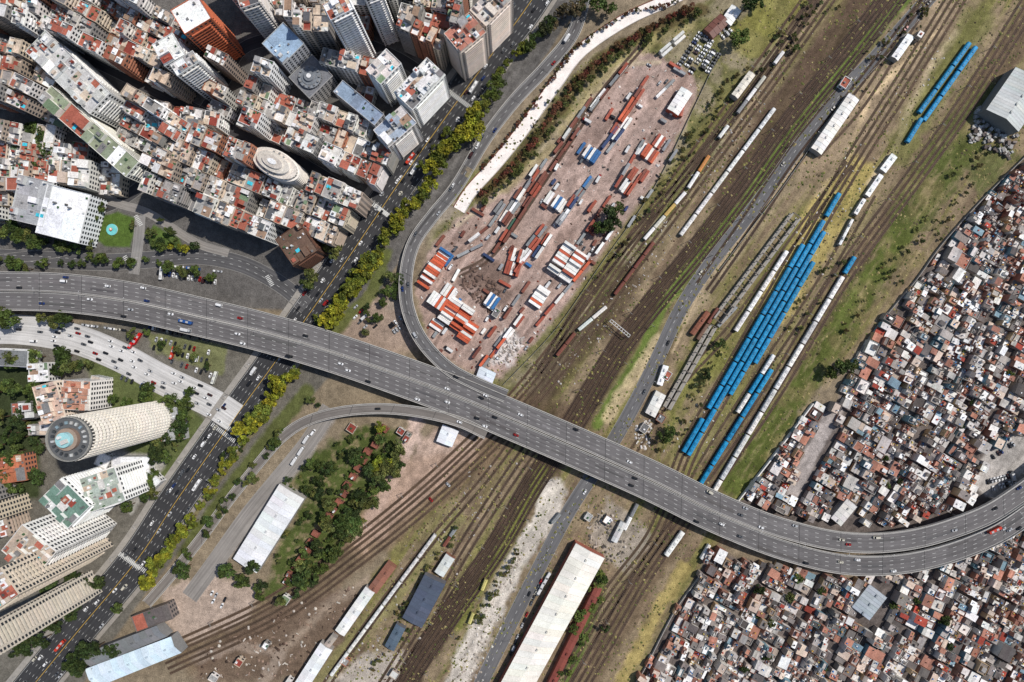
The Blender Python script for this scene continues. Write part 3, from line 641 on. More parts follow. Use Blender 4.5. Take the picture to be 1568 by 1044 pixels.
mb.obj('signal_gantry',[M_metal])
# overhead line masts on the main tracks
mb=MB(); mb.box(0,0,0,8,.35,.35,0,C(120,118,114)); mb.box(0,-1.7,7,7.25,.2,3.4,0,C(130,128,124)); mb.box(0,-1.6,6.2,6.35,.12,3.0,0,C(130,128,124)); KM=mb.mesh('catenary_mast',[M_metal])
for pts,o in ((main,13),(main,-12.5),(t2,14),([(860,1100),(935,970),(1000,860),(1085,745),(1185,600),(1290,425),(1395,280),(1480,160),(1600,-30)],11)):
    Q=off(path(pts,8),o); s=15; L=cum(Q)[-1]
    while s<L-2: q=sub(Q,s,s+1); inst('catenary_mast',KM,q[0][0],q[0][1],0,math.atan2(q[1][1]-q[0][1],q[1][0]-q[0][0])+(math.pi if o<0 else 0)); s+=42
# ------------------------------------------------------------ trees
def tree_mesh(seed,dens=1.0,Rr=4.6,hh=9):
    rg=random.Random(seed); mb=MB(); bk=C(78,62,48)
    def limb(a,b,r0,r1):
        a=np.array(a);b=np.array(b);d=b-a;d=d/np.linalg.norm(d);u=np.cross(d,(0,.2,1.0) if abs(d[2])<.9 else (1,0,0));u/=np.linalg.norm(u);v=np.cross(d,u)
        A=[tuple(a+r0*(u*math.cos(t)+v*math.sin(t))) for t in np.linspace(0,6.283,7)[:-1]];B=[tuple(b+r1*(u*math.cos(t)+v*math.sin(t))) for t in np.linspace(0,6.283,7)[:-1]]
        for i in range(6): mb.face([A[i],A[(i+1)%6],B[(i+1)%6],B[i]],bk,1)
    limb((0,0,0),(0,0,hh*.45),.38,.26)
    nc=rg.randint(13,19); cl=[]
    ex=rg.uniform(.75,1.2)
    for i in range(nc):
        t=rg.uniform(0,6.283); rr=Rr*math.sqrt(rg.random())*.85*rg.uniform(.8,1.2); z=hh*.72+ (1-(rr/Rr)**2)*hh*.2+rg.uniform(-.9,.7)
        cl.append((rr*math.cos(t)*ex,rr*math.sin(t)/ex,z,rg.uniform(.9,1.8)))
        if i<7: limb((0,0,hh*.42),(rr*math.cos(t)*ex,rr*math.sin(t)/ex,z-.3),.2,.06)
    for (x,y,z,r) in cl:
        br=rg.uniform(.5,1.4); hue=rg.uniform(-.14,.14)
        for k in range(int(62*dens*r/1.4)):
            th=rg.uniform(0,6.283); cz=rg.uniform(-.6,1); s=math.sqrt(max(0,1-cz*cz)); q=r*rg.uniform(.6,1.15)
            p=np.array((x+q*s*math.cos(th),y+q*s*math.sin(th),z+q*cz*.75))
            a=np.array([rg.gauss(0,1),rg.gauss(0,1),rg.gauss(0,.5)]);a/=np.linalg.norm(a);b=np.cross(a,[rg.gauss(0,1) for _ in range(3)]);b/=np.linalg.norm(b)+1e-6
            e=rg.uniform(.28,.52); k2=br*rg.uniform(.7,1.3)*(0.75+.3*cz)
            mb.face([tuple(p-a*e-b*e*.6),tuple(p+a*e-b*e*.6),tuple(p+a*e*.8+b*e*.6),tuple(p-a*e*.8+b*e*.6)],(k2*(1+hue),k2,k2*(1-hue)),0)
    return mb.mesh('tree',[M_leaf,M_bark])
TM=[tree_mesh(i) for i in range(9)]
GRc=[C(74,88,40),C(62,78,36),C(80,94,46),C(56,70,36),C(92,98,52)]
YG=[C(124,126,38),C(136,134,40),C(112,118,40),C(98,106,42)]
def tree(x,y,r,cols=GRc,name='tree',zs=1.0):
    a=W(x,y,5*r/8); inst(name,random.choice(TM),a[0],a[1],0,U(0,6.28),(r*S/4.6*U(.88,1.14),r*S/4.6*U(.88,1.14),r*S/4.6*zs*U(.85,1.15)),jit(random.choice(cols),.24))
def trow(p0,p1,n,r0,r1,cols=YG,j=4,name='street_tree',skip=0):
    for i in range(n):
        if R()<skip: continue
        t=(i+U(-.4,.4))/(max(1,n-1)); tree(p0[0]+(p1[0]-p0[0])*t+U(-j,j),p0[1]+(p1[1]-p0[1])*t+U(-j,j),U(r0,r1),cols,name)
def tzone(poly,n,r0,r1,cols=GRc,name='tree'):
    xs_=[p[0] for p in poly];ys_=[p[1] for p in poly];k=0
    while k<n:
        x,y=U(min(xs_),max(xs_)),U(min(ys_),max(ys_))
        if inpoly(x,y,poly): tree(x,y,U(r0,r1),cols,name);k+=1
trow((740,165),(668,255),11,11,16,j=5); trow((732,185),(705,215),5,12,16,j=7); trow((655,285),(620,330),5,9,13); trow((612,335),(590,368),6,9,14,j=6); trow((580,385),(500,492),20,9,14,j=6); trow((575,398),(512,480),8,7,11)
trow((450,565),(378,662),15,9,14,j=6); trow((370,675),(300,790),13,5,10,j=5); trow((292,800),(225,888),13,8,13,j=6); trow((755,145),(768,125),3,11,14,[C(88,100,44)]); trow((800,80),(850,30),5,8,12,GRc+[C(120,84,60)])
trow((840,40),(888,8),6,8,13,[C(76,82,50),C(100,88,64)]); trow((770,110),(800,75),4,6,9)
trow((690,195),(650,250),6,4,7,YG,6); trow((545,420),(480,505),10,3,6,GRc+YG,9,'shrub'); trow((430,585),(330,730),16,3,6,GRc,9,'shrub')
hed=[C(118,66,52),C(104,76,50),C(96,90,50),C(126,84,64)]
for a,b in (((1060,12),(995,45)),((995,45),(935,80)),((935,80),(885,122)),((885,122),(835,192)),((835,192),(785,256)),((785,256),(738,298))): trow(a,b,22,2,5.5,hed,3.5,'shrub'); trow((a[0]+8,a[1]+8),(b[0]+8,b[1]+8),7,3,6,[C(92,98,52)],6,'shrub')
for a,b in (((1040,2),(960,20)),((960,20),(885,70)),((885,70),(845,122)),((845,122),(795,190)),((795,190),(735,262))): trow(a,b,15,1.6,4,hed,2.5,'shrub')
for x,y,r in ((930,335,13),(945,322,11),(918,350,10),(940,345,11),(1145,8,14),(1160,5,10),(1130,60,12),(915,8,14),(930,15,12),(1283,562,13),(1272,570,10),(1300,560,9),(1218,75,6),(1102,527,7),(1080,575,8),(1015,668,11),(1025,660,9),(1160,900,8),(1220,885,7),(920,885,9),(925,960,7),(475,425,12),(470,435,10),(510,385,13),(515,375,9),(488,360,9),(600,425,9),(596,445,8),
 (205,510,8),(100,490,13),(88,493,11),(70,488,9),(20,488,14),(5,483,13),(100,545,13),(110,560,12),(95,565,10),(125,560,9),(140,557,7),(290,600,9),(265,625,9),(280,640,8),(350,872,12),(285,870,12),(390,868,10),(180,930,9),(860,960,5),(135,345,9),(148,332,8),(160,318,7),(140,375,8),(205,345,6),(155,395,7),(225,508,6),(250,528,6),(275,535,7),(300,545,6),(320,560,6)): tree(x,y,r)
trow((10,348),(60,372),8,9,13,GRc,6); trow((60,372),(200,405),12,5,8,GRc,4); trow((20,408),(220,400),12,4,7,GRc,3); trow((235,372),(300,380),6,5,8,GRc+YG); trow((240,405),(330,425),9,5,8,GRc,4); trow((0,400),(40,410),4,8,11,GRc)
tzone([(225,340),(250,335),(290,375),(230,390)],7,5,9)
tzone([(155,590),(270,590),(300,650),(240,720),(200,690),(170,640)],26,7,12); tzone([(-10,550),(60,540),(70,620),(60,740),(-10,760)],34,9,14); tzone([(250,680),(300,670),(210,800),(190,770)],12,6,10,GRc)
tzone([(40,930),(90,880),(160,880),(130,930),(60,990),(0,1010)],26,9,14,[C(52,66,32),C(60,74,38)]); tzone([(90,990),(180,985),(210,1010),(120,1030)],14,8,12,[C(52,66,32)]); tzone([(0,200),(60,190),(130,230),(90,270),(20,250)],16,7,11)
tzone([(445,740),(490,690),(520,690),(530,760),(500,790)],16,5,10); tzone([(545,765),(600,680),(630,690),(560,790),(500,860)],24,8,13); tzone([(500,790),(540,780),(520,850),(470,900),(440,890)],18,8,13); tzone([(560,650),(600,650),(610,700),(560,740),(540,700)],13,6,11,GRc+[C(128,136,46)])
tzone([(430,740),(560,650),(640,680),(560,800),(480,900),(420,910)],90,2.5,5.5,GRc+[C(110,112,60)],'shrub')
tzone([(330,860),(400,880),(480,900),(440,930),(400,920)],10,5,10); tzone([(480,600),(500,610),(440,660),(360,770),(280,870),(270,860),(400,690)],26,4,8,GRc,'shrub')
tzone([(905,870),(935,880),(870,1045),(850,1045)],22,4,8,[C(84,102,48),C(100,112,54)],'shrub'); tzone([(560,470),(590,440),(600,460),(560,520)],10,4,7,GRc,'shrub'); tzone([(610,410),(620,400),(618,430),(600,470)],6,4,8,GRc,'shrub')
for zn,n in (([(1040,220),(1120,110),(1180,60),(980,360),(900,440)],70),([(820,800),(860,720),(740,950),(700,980)],40),([(1240,560),(1450,270),(1568,170),(1420,400)],60),([(620,900),(720,780),(650,950),(560,1040)],50),([(1000,700),(1080,560),(1110,520),(1060,660)],36),([(1290,110),(1420,0),(1440,20),(1280,200)],30),([(1180,60),(1260,-20),(1290,10),(1150,130)],34),([(850,140),(900,100),(770,290),(730,320)],30),([(1200,500),(1300,330),(1330,330),(1230,520)],24)):
    tzone(zn,n,1.4,4.0,[C(90,94,52),C(114,112,62),C(100,90,54),C(78,88,50)],'shrub')
# low weeds and grass clumps over the railway land (one object)
mb=MB(); k=0; weedc=[C(92,96,50),C(112,112,58),C(132,124,74),C(80,88,44),C(146,134,90),C(88,78,56)]
while k<14000:
    x,y=U(480,1568),U(0,1045)
    if not inpoly(x,y,rz): 
        if not (inpoly(x,y,gz) or (inpoly(x,y,[(660,330),(900,90),(1080,0),(1200,60),(940,470),(750,610)]) and not inpoly(x,y,yard))): continue
    k+=1
    q=vn(np.array([x]),np.array([y]),26,5)[0]
    if R()>q*1.3: continue
    wx,wy=W(x,y); r=U(.35,1.3); c=jit(random.choice(weedc),.25); n=5; a0=U(0,6); hh=r*U(.3,.8)
    P5=[(wx+r*U(.6,1.3)*math.cos(a0+6.283*i/n),wy+r*U(.6,1.3)*math.sin(a0+6.283*i/n),.03) for i in range(n)]; tp=(wx+U(-.2,.2),wy+U(-.2,.2),hh)
    for i in range(n): mb.face([P5[i],P5[(i+1)%n],tp],jit(c,.2),0)
mb.obj('grass_tufts',[M_plain])
# ------------------------------------------------------------ city buildings
TER=C(160,94,78)
ROOFC=[C(205,203,200)]*5+[C(158,156,154)]*4+[TER]*5+[C(120,118,118)]*3+[C(188,172,156)]*3+[C(228,228,228)]*4+[C(112,130,104)]+[C(90,92,96)]*2+[C(136,66,56)]*2+[C(150,126,108)]*2
WALLC=[C(214,210,204)]*5+[C(196,182,164)]*4+[C(232,230,226)]*4+[C(166,150,136)]*3+[C(165,112,88)]*2+[C(140,136,132)]*2
EX=[]
def splitr(x0,y0,x1,y1,mn,out):
    w,d=x1-x0,y1-y0
    if (w<mn*1.8 and d<mn*1.8) or (max(w,d)<mn*3 and R()<.2): out.append((x0,y0,x1,y1)); return
    if w>d: t=x0+w*U(.35,.65); splitr(x0,y0,t,y1,mn,out); splitr(t,y0,x1,y1,mn,out)
    else: t=y0+d*U(.35,.65); splitr(x0,y0,x1,t,mn,out); splitr(x0,t,x1,y1,mn,out)
def clutter(mb,cx,cy,w,d,ang,z,wc,rc=None,mn=4.0,dens=1.0):
    ca,sa=math.cos(ang),math.sin(ang); T=lambda u,v:(cx+u*ca-v*sa,cy+u*sa+v*ca)
    out=[]; splitr(-w/2+.4,-d/2+.4,w/2-.4,d/2-.4,mn,out)
    for (a,b,c,e) in out:
        x,y=T((a+c)/2,(b+e)/2); ww,dd=c-a-.02,e-b-.02; q=R(); col=jit(random.choice(ROOFC) if (rc is None or R()<min(.4,dens*.4-.06)) else rc,.15)
        if q<.34*dens:
            hh=U(2.4,3.4) if R()<.8 else U(4,6); mb.box(x,y,z,z+hh,ww*.93,dd*.93,ang,col,jit(wc,.1),1,2)
            if R()<.5: mb.box(x,y,z+hh,z+hh+U(.8,2),ww*U(.25,.5),dd*U(.25,.5),ang,jit(random.choice(ROOFC)),None,1)
        elif q<.85:
            zz=z+U(.04,.5); mb.box(x,y,z,zz,ww,dd,ang,col,None,1)
            for _ in range(2):
                if R()<.5: mb.box(*T(U(a+.5,c-.5),U(b+.5,e-.5)),zz,zz+U(.6,1.6),U(.8,2),U(.8,2),ang,jit(random.choice([C(220,220,220),C(120,120,120),C(80,78,76),C(60,90,60)])),None,1)
        if R()<.16: mb.cyl(*T(U(a+1,c-1),U(b+1,e-1)),z,z+3.6,.9,.9,jit(random.choice([C(210,210,210),C(110,112,115)])),10,1)
        if R()<.025: mb.box(x,y,z+.5,z+.62,min(7,ww*.7),min(3,dd*.6),ang,C(70,190,210),None,1)
def building(cx,cy,w,d,ang,h,wc=None,rc=None,balc=None,name='apartment_building',mn=4.0,dens=1.0):
    wc=wc or jit(random.choice(WALLC),.08); mb=MB(); rcol=jit(rc or random.choice(ROOFC),.1)
    mb.box(cx,cy,0,h,w,d,ang,rcol,wc,1,0)
    ca,sa=math.cos(ang),math.sin(ang); T=lambda u,v:(cx+u*ca-v*sa,cy+u*sa+v*ca)
    for (u,v,ww,dd) in ((0,-d/2+.15,w,.3),(0,d/2-.15,w,.3),(-w/2+.15,0,.3,d-.62),(w/2-.15,0,.3,d-.62)):
        mb.box(*T(u,v),h,h+1.0,ww,dd,ang,jit(wc,.05),None,2)
    balc=balc if balc is not None else R()<.5
    if balc:
        nf=int(h/3); wide=U(.4,.92)
        for k in range(1,nf):
            z=k*3.0
            for (u,v,ww,dd) in ((0,-d/2-.55,w*wide,1.1),(0,d/2+.55,w*wide,1.1),(-w/2-.5,0,1.0,d*wide),(w/2+.5,0,1.0,d*wide)):
                mb.box(*T(u,v),z,z+.95,ww,dd,ang,jit(wc,.06),None,2)
    if w>4 and d>4: clutter(mb,cx,cy,w,d,ang,h,wc,rc,mn,dens)
    return mb.obj(name,[M_wall,M_roof,M_plain])
def quadb(q,h,**k):
    P=[np.array(W(p[0],p[1],h)) for p in q]; c=sum(P)/4; w=(np.linalg.norm(P[1]-P[0])+np.linalg.norm(P[2]-P[3]))/2; d=(np.linalg.norm(P[3]-P[0])+np.linalg.norm(P[2]-P[1]))/2
    v=P[1]-P[0]; an=math.atan2(v[1],v[0]); EX.append((c[0],c[1],w/2+5,d/2+5,an)); return building(c[0],c[1],w,d,an,h,**k)
def blocked(c):
    for e in EX:
        dx,dy=c[0]-e[0],c[1]-e[1]; u=dx*math.cos(e[4])+dy*math.sin(e[4]); v=-dx*math.sin(e[4])+dy*math.cos(e[4])
        if abs(u)<e[2] and abs(v)<e[3]: return True
    return False
BR=C(190,106,74)
quadb([(258,20),(298,-4),(328,24),(288,52)],56,wc=BR,rc=C(225,225,222),balc=True,name='brick_apartment_tower',mn=7,dens=.4)
quadb([(352,-22),(382,-32),(400,2),(374,14)],60,wc=C(205,200,195),name='apartment_tower',balc=True)
quadb([(494,10),(530,-8),(543,14),(508,32)],72,wc=C(235,235,235),name='apartment_tower',balc=True)
quadb([(548,-30),(575,-40),(585,-8),(560,0)],68,wc=C(228,226,224),name='apartment_tower',balc=True)
quadb([(262,100),(296,78),(306,95),(272,118)],48,wc=C(225,225,222),name='apartment_tower',balc=True)
quadb([(236,68),(264,52),(285,84),(250,104)],46,wc=C(220,220,220),rc=C(225,225,222),name='apartment_building')
quadb([(718,18),(760,-25),(785,-5),(748,42)],48,wc=C(224,210,198),rc=C(200,190,180),name='apartment_building',balc=True)
quadb([(680,52),(716,22),(745,45),(708,86)],48,wc=C(216,202,190),rc=C(176,120,104),name='apartment_building',balc=True)
quadb([(606,140),(655,88),(683,118),(628,170)],40,wc=C(235,235,232),rc=C(215,215,215),name='apartment_building',balc=True)
quadb([(560,108),(592,75),(615,98),(583,130)],44,wc=C(235,235,232),rc=C(205,195,190),name='apartment_building',balc=True)
quadb([(572,200),(612,165),(640,185),(596,228)],38,wc=C(225,220,215),rc=C(150,160,175),name='apartment_building')
quadb([(508,145),(522,128),(590,170),(578,190)],26,wc=C(190,190,192),rc=C(130,145,165),name='office_building',dens=.2,mn=7)
quadb([(400,70),(430,40),(470,62),(436,98)],34,wc=C(190,190,192),rc=C(150,172,195),name='office_building',dens=.3,mn=7)
quadb([(80,284),(143,300),(117,375),(50,352)],20,wc=C(222,224,226),rc=C(236,238,240),name='office_building',mn=9,dens=.15,balc=False)
quadb([(38,270),(88,282),(60,350),(10,330)],20,wc=C(200,200,200),rc=C(160,160,162),name='office_building',mn=6,balc=False,dens=.6)
quadb([(418,370),(455,345),(490,378),(455,408)],28,wc=C(100,70,56),rc=C(104,84,72),name='brown_apartment_building',balc=True,mn=5,dens=.5)
quadb([(50,168),(70,145),(222,234),(204,260)],32,wc=C(226,224,214),rc=C(134,142,120),name='slab_apartment_building',balc=True,mn=6,dens=.9)
quadb([(28,95),(62,60),(178,130),(150,160)],32,wc=C(226,226,222),rc=C(190,190,188),name='slab_apartment_building',balc=True,mn=5)
quadb([(62,765),(92,735),(140,770),(106,812)],46,wc=C(232,232,230),rc=C(104,132,120),name='apartment_tower',balc=True,mn=5,dens=1.)
quadb([(112,740),(165,722),(205,760),(148,778)],40,wc=C(230,230,228),rc=C(160,170,160),name='apartment_tower',balc=True,mn=5,dens=1.)
quadb([(0,848),(32,808),(90,838),(60,880)],66,wc=C(226,224,220),rc=C(175,160,145),name='apartment_tower',balc=True)
quadb([(-50,905),(0,870),(30,905),(-20,950)],95,wc=C(196,184,168),rc=C(175,160,145),name='apartment_tower',balc=True)
quadb([(-70,985),(-20,960),(0,1000),(-50,1030)],100,wc=C(186,178,166),rc=C(175,160,145),name='apartment_tower',balc=True)
quadb([(60,592),(95,582),(92,640),(58,655)],26,wc=C(222,205,188),rc=C(190,165,150),name='apartment_building')
quadb([(97,582),(142,584),(136,630),(96,626)],26,wc=C(225,220,215),rc=C(176,130,110),name='apartment_building')
quadb([(45,650),(85,650),(85,665),(45,668)],14,wc=C(170,165,160),name='house')
quadb([(-15,535),(45,538),(42,560),(-15,562)],14,wc=C(200,200,200),rc=C(110,112,114),name='office_building',mn=10,dens=.3)
quadb([(20,618),(60,615),(55,640),(18,642)],12,wc=C(120,120,118),name='house'); quadb([(0,700),(38,695),(40,735),(0,742)],12,wc=C(170,110,84),rc=C(176,108,80),name='house')
quadb([(45,557),(75,555),(75,585),(45,585)],12,wc=C(200,200,198),rc=C(220,220,220),name='house'); quadb([(140,575),(165,580),(155,600),(138,595)],9,wc=C(200,200,198),rc=C(190,180,170),name='house')
for q in ([(175,700),(235,700),(225,722),(168,722)],[(150,690),(170,700),(165,720),(148,712)],[(225,715),(245,735),(235,755),(215,735)]): quadb(q,7,wc=C(200,198,195),rc=C(222,222,222),name='podium_building',dens=.2,mn=9,balc=False)
quadb([(200,945),(255,925),(268,945),(212,968)],9,wc=C(120,110,105),rc=C(96,90,88),name='station_building',dens=.3,mn=8,balc=False)
warehouse('station_roof',[(262,975),(278,1000),(150,1052),(130,1025)],10,C(205,222,235),C(120,120,120),3,14)
warehouse('station_roof',[(240,958),(256,975),(140,1022),(124,1004)],9,C(120,122,124),C(120,120,120),2,12)
def round_tower():
    h=100; x,y=W(108,672,h); par=bpy.data.objects.new('round_tower',None); COL.objects.link(par); r=15.5; mb=MB(); n=40; wc=C(232,226,216)
    mb.cyl(x,y,0,h,r,r,C(46,48,52),n,1); mb.obj('glass_core',[M_wall,M_glass],par)
    mb=MB()
    for k in range(1,27):
        z=k*3.7; mb.cyl(x,y,z-1.6,z,r+1.2,r+1.2,jit(wc,.04),n)
    for i in range(0,n):
        a=6.2832*i/n; mb.box(x+(r+.9)*math.cos(a),y+(r+.9)*math.sin(a),0,h-1,1.3,.8,a,wc)
    mb.obj('balcony_rings',[M_plain],par)
    mb=MB(); mb.cyl(x,y,h,h+1,r+1,r+1,C(92,94,96),n); 
    for i in range(n):
        a=6.2832*i/n; mb.box(x+(r+.6)*math.cos(a),y+(r+.6)*math.sin(a),h+1,h+2.6,.5,2.7,a,C(150,148,142))
        if i%2: mb.box(x+(r-3.5)*math.cos(a),y+(r-3.5)*math.sin(a),h+1,h+2.2,2.2,1.6,a,jit(random.choice([C(60,64,68),C(180,180,178),C(130,150,160)])))
    mb.cyl(x,y,h+1,h+4,8.2,8.2,C(128,108,96),28,0,C(150,132,118)); mb.cyl(x,y,h+4,h+7,5.5,5.5,C(150,190,196),20,0,C(150,196,200))
    mb.box(x+2,y-1,h+7,h+9.5,4,3,.4,C(190,188,184)); mb.cyl(x-2,y+2,h+7,h+9,1.2,1.2,C(210,210,210),12)
    mb.obj('roof_crown',[M_plain],par)
    bx,by=W(278,650,8); mb=MB(); mb.box(bx-12,by,0,8,26,30,.1,C(170,170,168),C(150,150,150),0,0)
    clutter(mb,bx-12,by,26,30,.1,8,C(170,170,170),C(150,150,150),6,.6); mb.obj('podium',[M_conc,M_roof,M_plain],par)
round_tower()
def drum(name,p,r,h,wc,rc,sx=1,ang=0,bal=True):
    x,y=W(*p,h); mb=MB(); n=28
    def ringp(rr): return [(x+rr*(sx*math.cos(t)*math.cos(ang)-math.sin(t)*math.sin(ang)),y+rr*(sx*math.cos(t)*math.sin(ang)+math.sin(t)*math.cos(ang))) for t in [6.2832*i/n for i in range(n)]]
    mb.prism(ringp(r),0,h,rc,wc,1,0)
    if bal:
        for k in range(1,int(h/3)): mb.prism(ringp(r+.9),k*3,k*3+.9,wc,wc,2,2)
    z1=3 if bal else .5; mb.prism(ringp(r*.72),h,h+z1,jit(rc,.2),wc,1,2); mb.prism(ringp(r*.45),h+z1,h+z1+1.5,mulc(rc,.8),wc,1,2); mb.prism(ringp(r*.2),h+z1+1.5,h+z1+2,C(220,220,220),wc,1,2)
    for i in range(12):
        a=6.2832*i/12; mb.box(x+r*.86*math.cos(a),y+r*.86*math.sin(a),h,h+1.2,1.3,1.3,a,C(130,130,130),None,1)
    EX.append((x,y,r*sx+4,r+4,ang)); mb.obj(name,[M_wall,M_roof,M_plain])
quadb([(440,122),(475,88),(512,112),(478,150)],20,wc=C(180,178,176),rc=C(118,120,124),name='office_building',dens=.1,mn=12,balc=False)
drum('round_roof_terrace',(474,118),10,22.5,C(150,150,152),C(125,130,136),bal=False); drum('oval_apartment_building',(420,250),11,34,C(226,220,212),C(205,196,186),1.9,math.radians(-28))
def fill(q,nu,nv,h0,h1,h=36,court=.12,nm='apartment_building'):
    Q=[np.array(W(p[0],p[1],h)) for p in q]; f=lambda u,v:Q[0]*(1-u)*(1-v)+Q[1]*u*(1-v)+Q[2]*u*v+Q[3]*(1-u)*v
    for i in range(nu):
        for j in range(nv):
            u=(i+.5)/nu; v=(j+.5)/nv; c=f(u,v)
            du=f((i+1)/nu,v)-f(i/nu,v); dv=f(u,(j+1)/nv)-f(u,j/nv); w=np.linalg.norm(du); d=np.linalg.norm(dv); an=math.atan2(du[1],du[0])
            if blocked(c): continue
            edge=i in(0,nu-1) or j in(0,nv-1); hh=U(h0,h1)*(1 if edge else .75)
            if R()<court: hh=U(6,14)
            rc=random.choice([None,None,None,TER,C(196,178,160),C(215,212,208),C(150,146,142)])
            if R()<.45 and w>12:
                for sgn in (-1,1):
                    k=.25*w*sgn; building(c[0]+math.cos(an)*k,c[1]+math.sin(an)*k,w*.48,d*U(.8,.97),an,hh*U(.7,1.1),mn=3.4,rc=rc,name=nm)
            else: building(c[0],c[1],w*U(.86,.97),d*U(.84,.97),an,hh,mn=3.6,rc=rc,name=nm)
fill([(575,-50),(720,-50),(700,92),(590,35)],5,4,34,50); fill([(430,48),(682,112),(566,278),(332,172)],8,6,24,40); fill([(290,182),(560,294),(478,398),(200,287)],10,4,26,40,court=.08)
fill([(70,45),(285,185),(238,262),(-10,150)],7,5,18,36); fill([(100,-70),(356,62),(328,168),(45,35)],8,5,24,42); fill([(-80,-90),(95,-70),(38,42),(-80,10)],6,5,26,44)
fill([(330,-60),(585,-60),(585,60),(385,50)],8,4,34,50); fill([(-70,30),(28,55),(-10,150),(-70,140)],4,4,18,36); fill([(-60,165),(20,185),(180,278),(-60,255)],6,3,8,20,court=.3)
fill([(235,150),(345,175),(300,205),(215,200)],4,2,14,26,22); fill([(-60,262),(5,262),(-10,330),(-60,330)],3,3,18,28); fill([(-80,760),(-10,740),(-10,830),(-80,850)],3,3,18,40)
x,y=W(172,352); mb=MB(); mb.cyl(x,y,0,.6,5.2,5.2,C(200,195,188),20,0,C(110,190,190)); mb.cyl(x,y,.6,2.2,.6,1.4,C(210,120,60),10); mb.cyl(x,y,2.2,3,.9,.3,C(220,220,220),8); mb.obj('fountain',[M_conc])
# ------------------------------------------------------------ shanty town
SR_=[C(166,160,156)]*5+[C(202,197,192)]*6+[C(228,226,223)]*4+[C(122,115,111)]*5+[C(144,102,88)]*3+[C(170,120,102)]*3+[C(92,86,84)]*4+[C(124,148,160)]+[C(192,174,160)]*3+[C(152,68,56)]
SW=[C(156,114,98)]*3+[C(150,140,132)]*3+[C(200,195,188)]*3+[C(186,160,124)]+[C(110,140,150)]
hwx=HWP[:,0]; hwy=HWP[:,1]
def shanty(name,poly,ang,excl=[]):
    xs_=[p[0] for p in poly];ys_=[p[1] for p in poly]; a=W(min(xs_),max(ys_)); b=W(max(xs_),min(ys_)); cx,cy=(a[0]+b[0])/2,(a[1]+b[1])/2; rad=math.hypot(b[0]-a[0],b[1]-a[1])/2
    ca,sa=math.cos(ang),math.sin(ang); mb=MB(); cnt=0
    def flush():
        nonlocal mb
        mb.obj(name,[M_plain,M_roof]); mb=MB()
    bu=-rad
    while bu<rad:
        bw=U(17,26); bv=-rad+U(0,20)
        while bv<rad:
            bd=U(40,75); out=[]; splitr(bu,bv,bu+bw,bv+bd,U(3.4,5.2),out); ja=U(-.1,.1); tone=U(.8,1.15)
            for (x0,y0,x1,y1) in out:
                u=(x0+x1)/2;v=(y0+y1)/2; u2=u+(v-bv-bd/2)*ja; x=cx+u2*ca-v*sa; y=cy+u2*sa+v*ca; px_=x/S+784; py_=522.5-y/S
                if not inpoly(px_,py_,poly) or any(inpoly(px_,py_,e) for e in excl): continue
                if np.min((hwx-x)**2+(hwy-y)**2)<23**2: continue
                if R()<.06: continue
                w,d=(x1-x0)*U(.86,1.0),(y1-y0)*U(.86,1.0); an=ang+ja*.6+U(-.06,.06); h=random.choice([2.8,3,3,5.6,5.8,5.6,8.4])+U(-.3,.3); rc=jit(mulc(random.choice(SR_),tone),.18); wc=jit(random.choice(SW),.15)
                q=R(); c2,s2=math.cos(an),math.sin(an); T=lambda p,r:(x+p*c2-r*s2,y+p*s2+r*c2)
                if q<.42:
                    R4=rect(x,y,w,d,an); mb.prism(R4,0,h,rc,wc,1,0,top=False); dz=U(.2,.7); R5=rect(x,y,w+.4,d+.4,an)
                    nst=3
                    for k in range(nst):
                        t0=k/nst;t1=(k+1)/nst; L_=lambda A,B,t:(A[0]+(B[0]-A[0])*t,A[1]+(B[1]-A[1])*t)
                        p=[L_(R5[0],R5[1],t0),L_(R5[0],R5[1],t1),L_(R5[3],R5[2],t1),L_(R5[3],R5[2],t0)]; m_=jit(rc,.2)
                        mb.face([(p[0][0],p[0][1],h+dz),(p[1][0],p[1][1],h+dz),(p[2][0],p[2][1],h),(p[3][0],p[3][1],h)],m_,1)
                else:
                    mb.box(x,y,0,h,w,d,an,rc,wc,1,0)
                    if q<.8:
                        for (p,r,ww,dd) in ((0,-d/2+.1,w,.2),(0,d/2-.1,w,.2),(-w/2+.1,0,.2,d-.42),(w/2-.1,0,.2,d-.42)): mb.box(*T(p,r),h,h+.8,ww,dd,an,wc,None,0)
                    if R()<.6: mb.box(*T(U(-.2,.2)*w,U(-.2,.2)*d),h,h+U(1.2,2.6),w*U(.3,.5),d*U(.3,.5),an,jit(random.choice(SR_),.15),wc,1,0)
                if R()<.3:
                    mb.cyl(*T(U(-.3,.3)*w,U(-.3,.3)*d),h+.5,h+2,.55,.55,random.choice([C(40,110,170),C(40,40,42),C(225,225,225),C(230,230,230),C(200,150,60)]),7,0)
                for _ in range(2):
                    if R()<.35: mb.box(*T(U(-.35,.35)*w,U(-.35,.35)*d),h+.4,h+.9,U(.6,1.6),U(.5,1.2),U(0,3),jit(random.choice([C(180,60,40),C(60,120,180),C(90,60,50),C(210,210,210),C(60,60,60),C(190,170,90),C(230,230,230)])),None,0)
                cnt+=1
                if cnt%160==0: flush()
            bv+=bd+U(1.2,3)
        bu+=bw+(1.5 if R()<.6 else 4)
    flush()
lotp=[(1500,705),(1545,665),(1600,650),(1600,770),(1515,770),(1488,748)]; lp2=[(1290,630),(1265,625),(1228,700),(1200,760),(1222,770),(1250,710)]
shanty('shanty_house_block',SHA,math.radians(-30),[lotp,lp2,[(1268,762),(1318,762),(1312,812),(1268,805)]]); shanty('shanty_house_block',SHB,math.radians(-28),[[(1325,885),(1380,890),(1350,960),(1295,950)]])
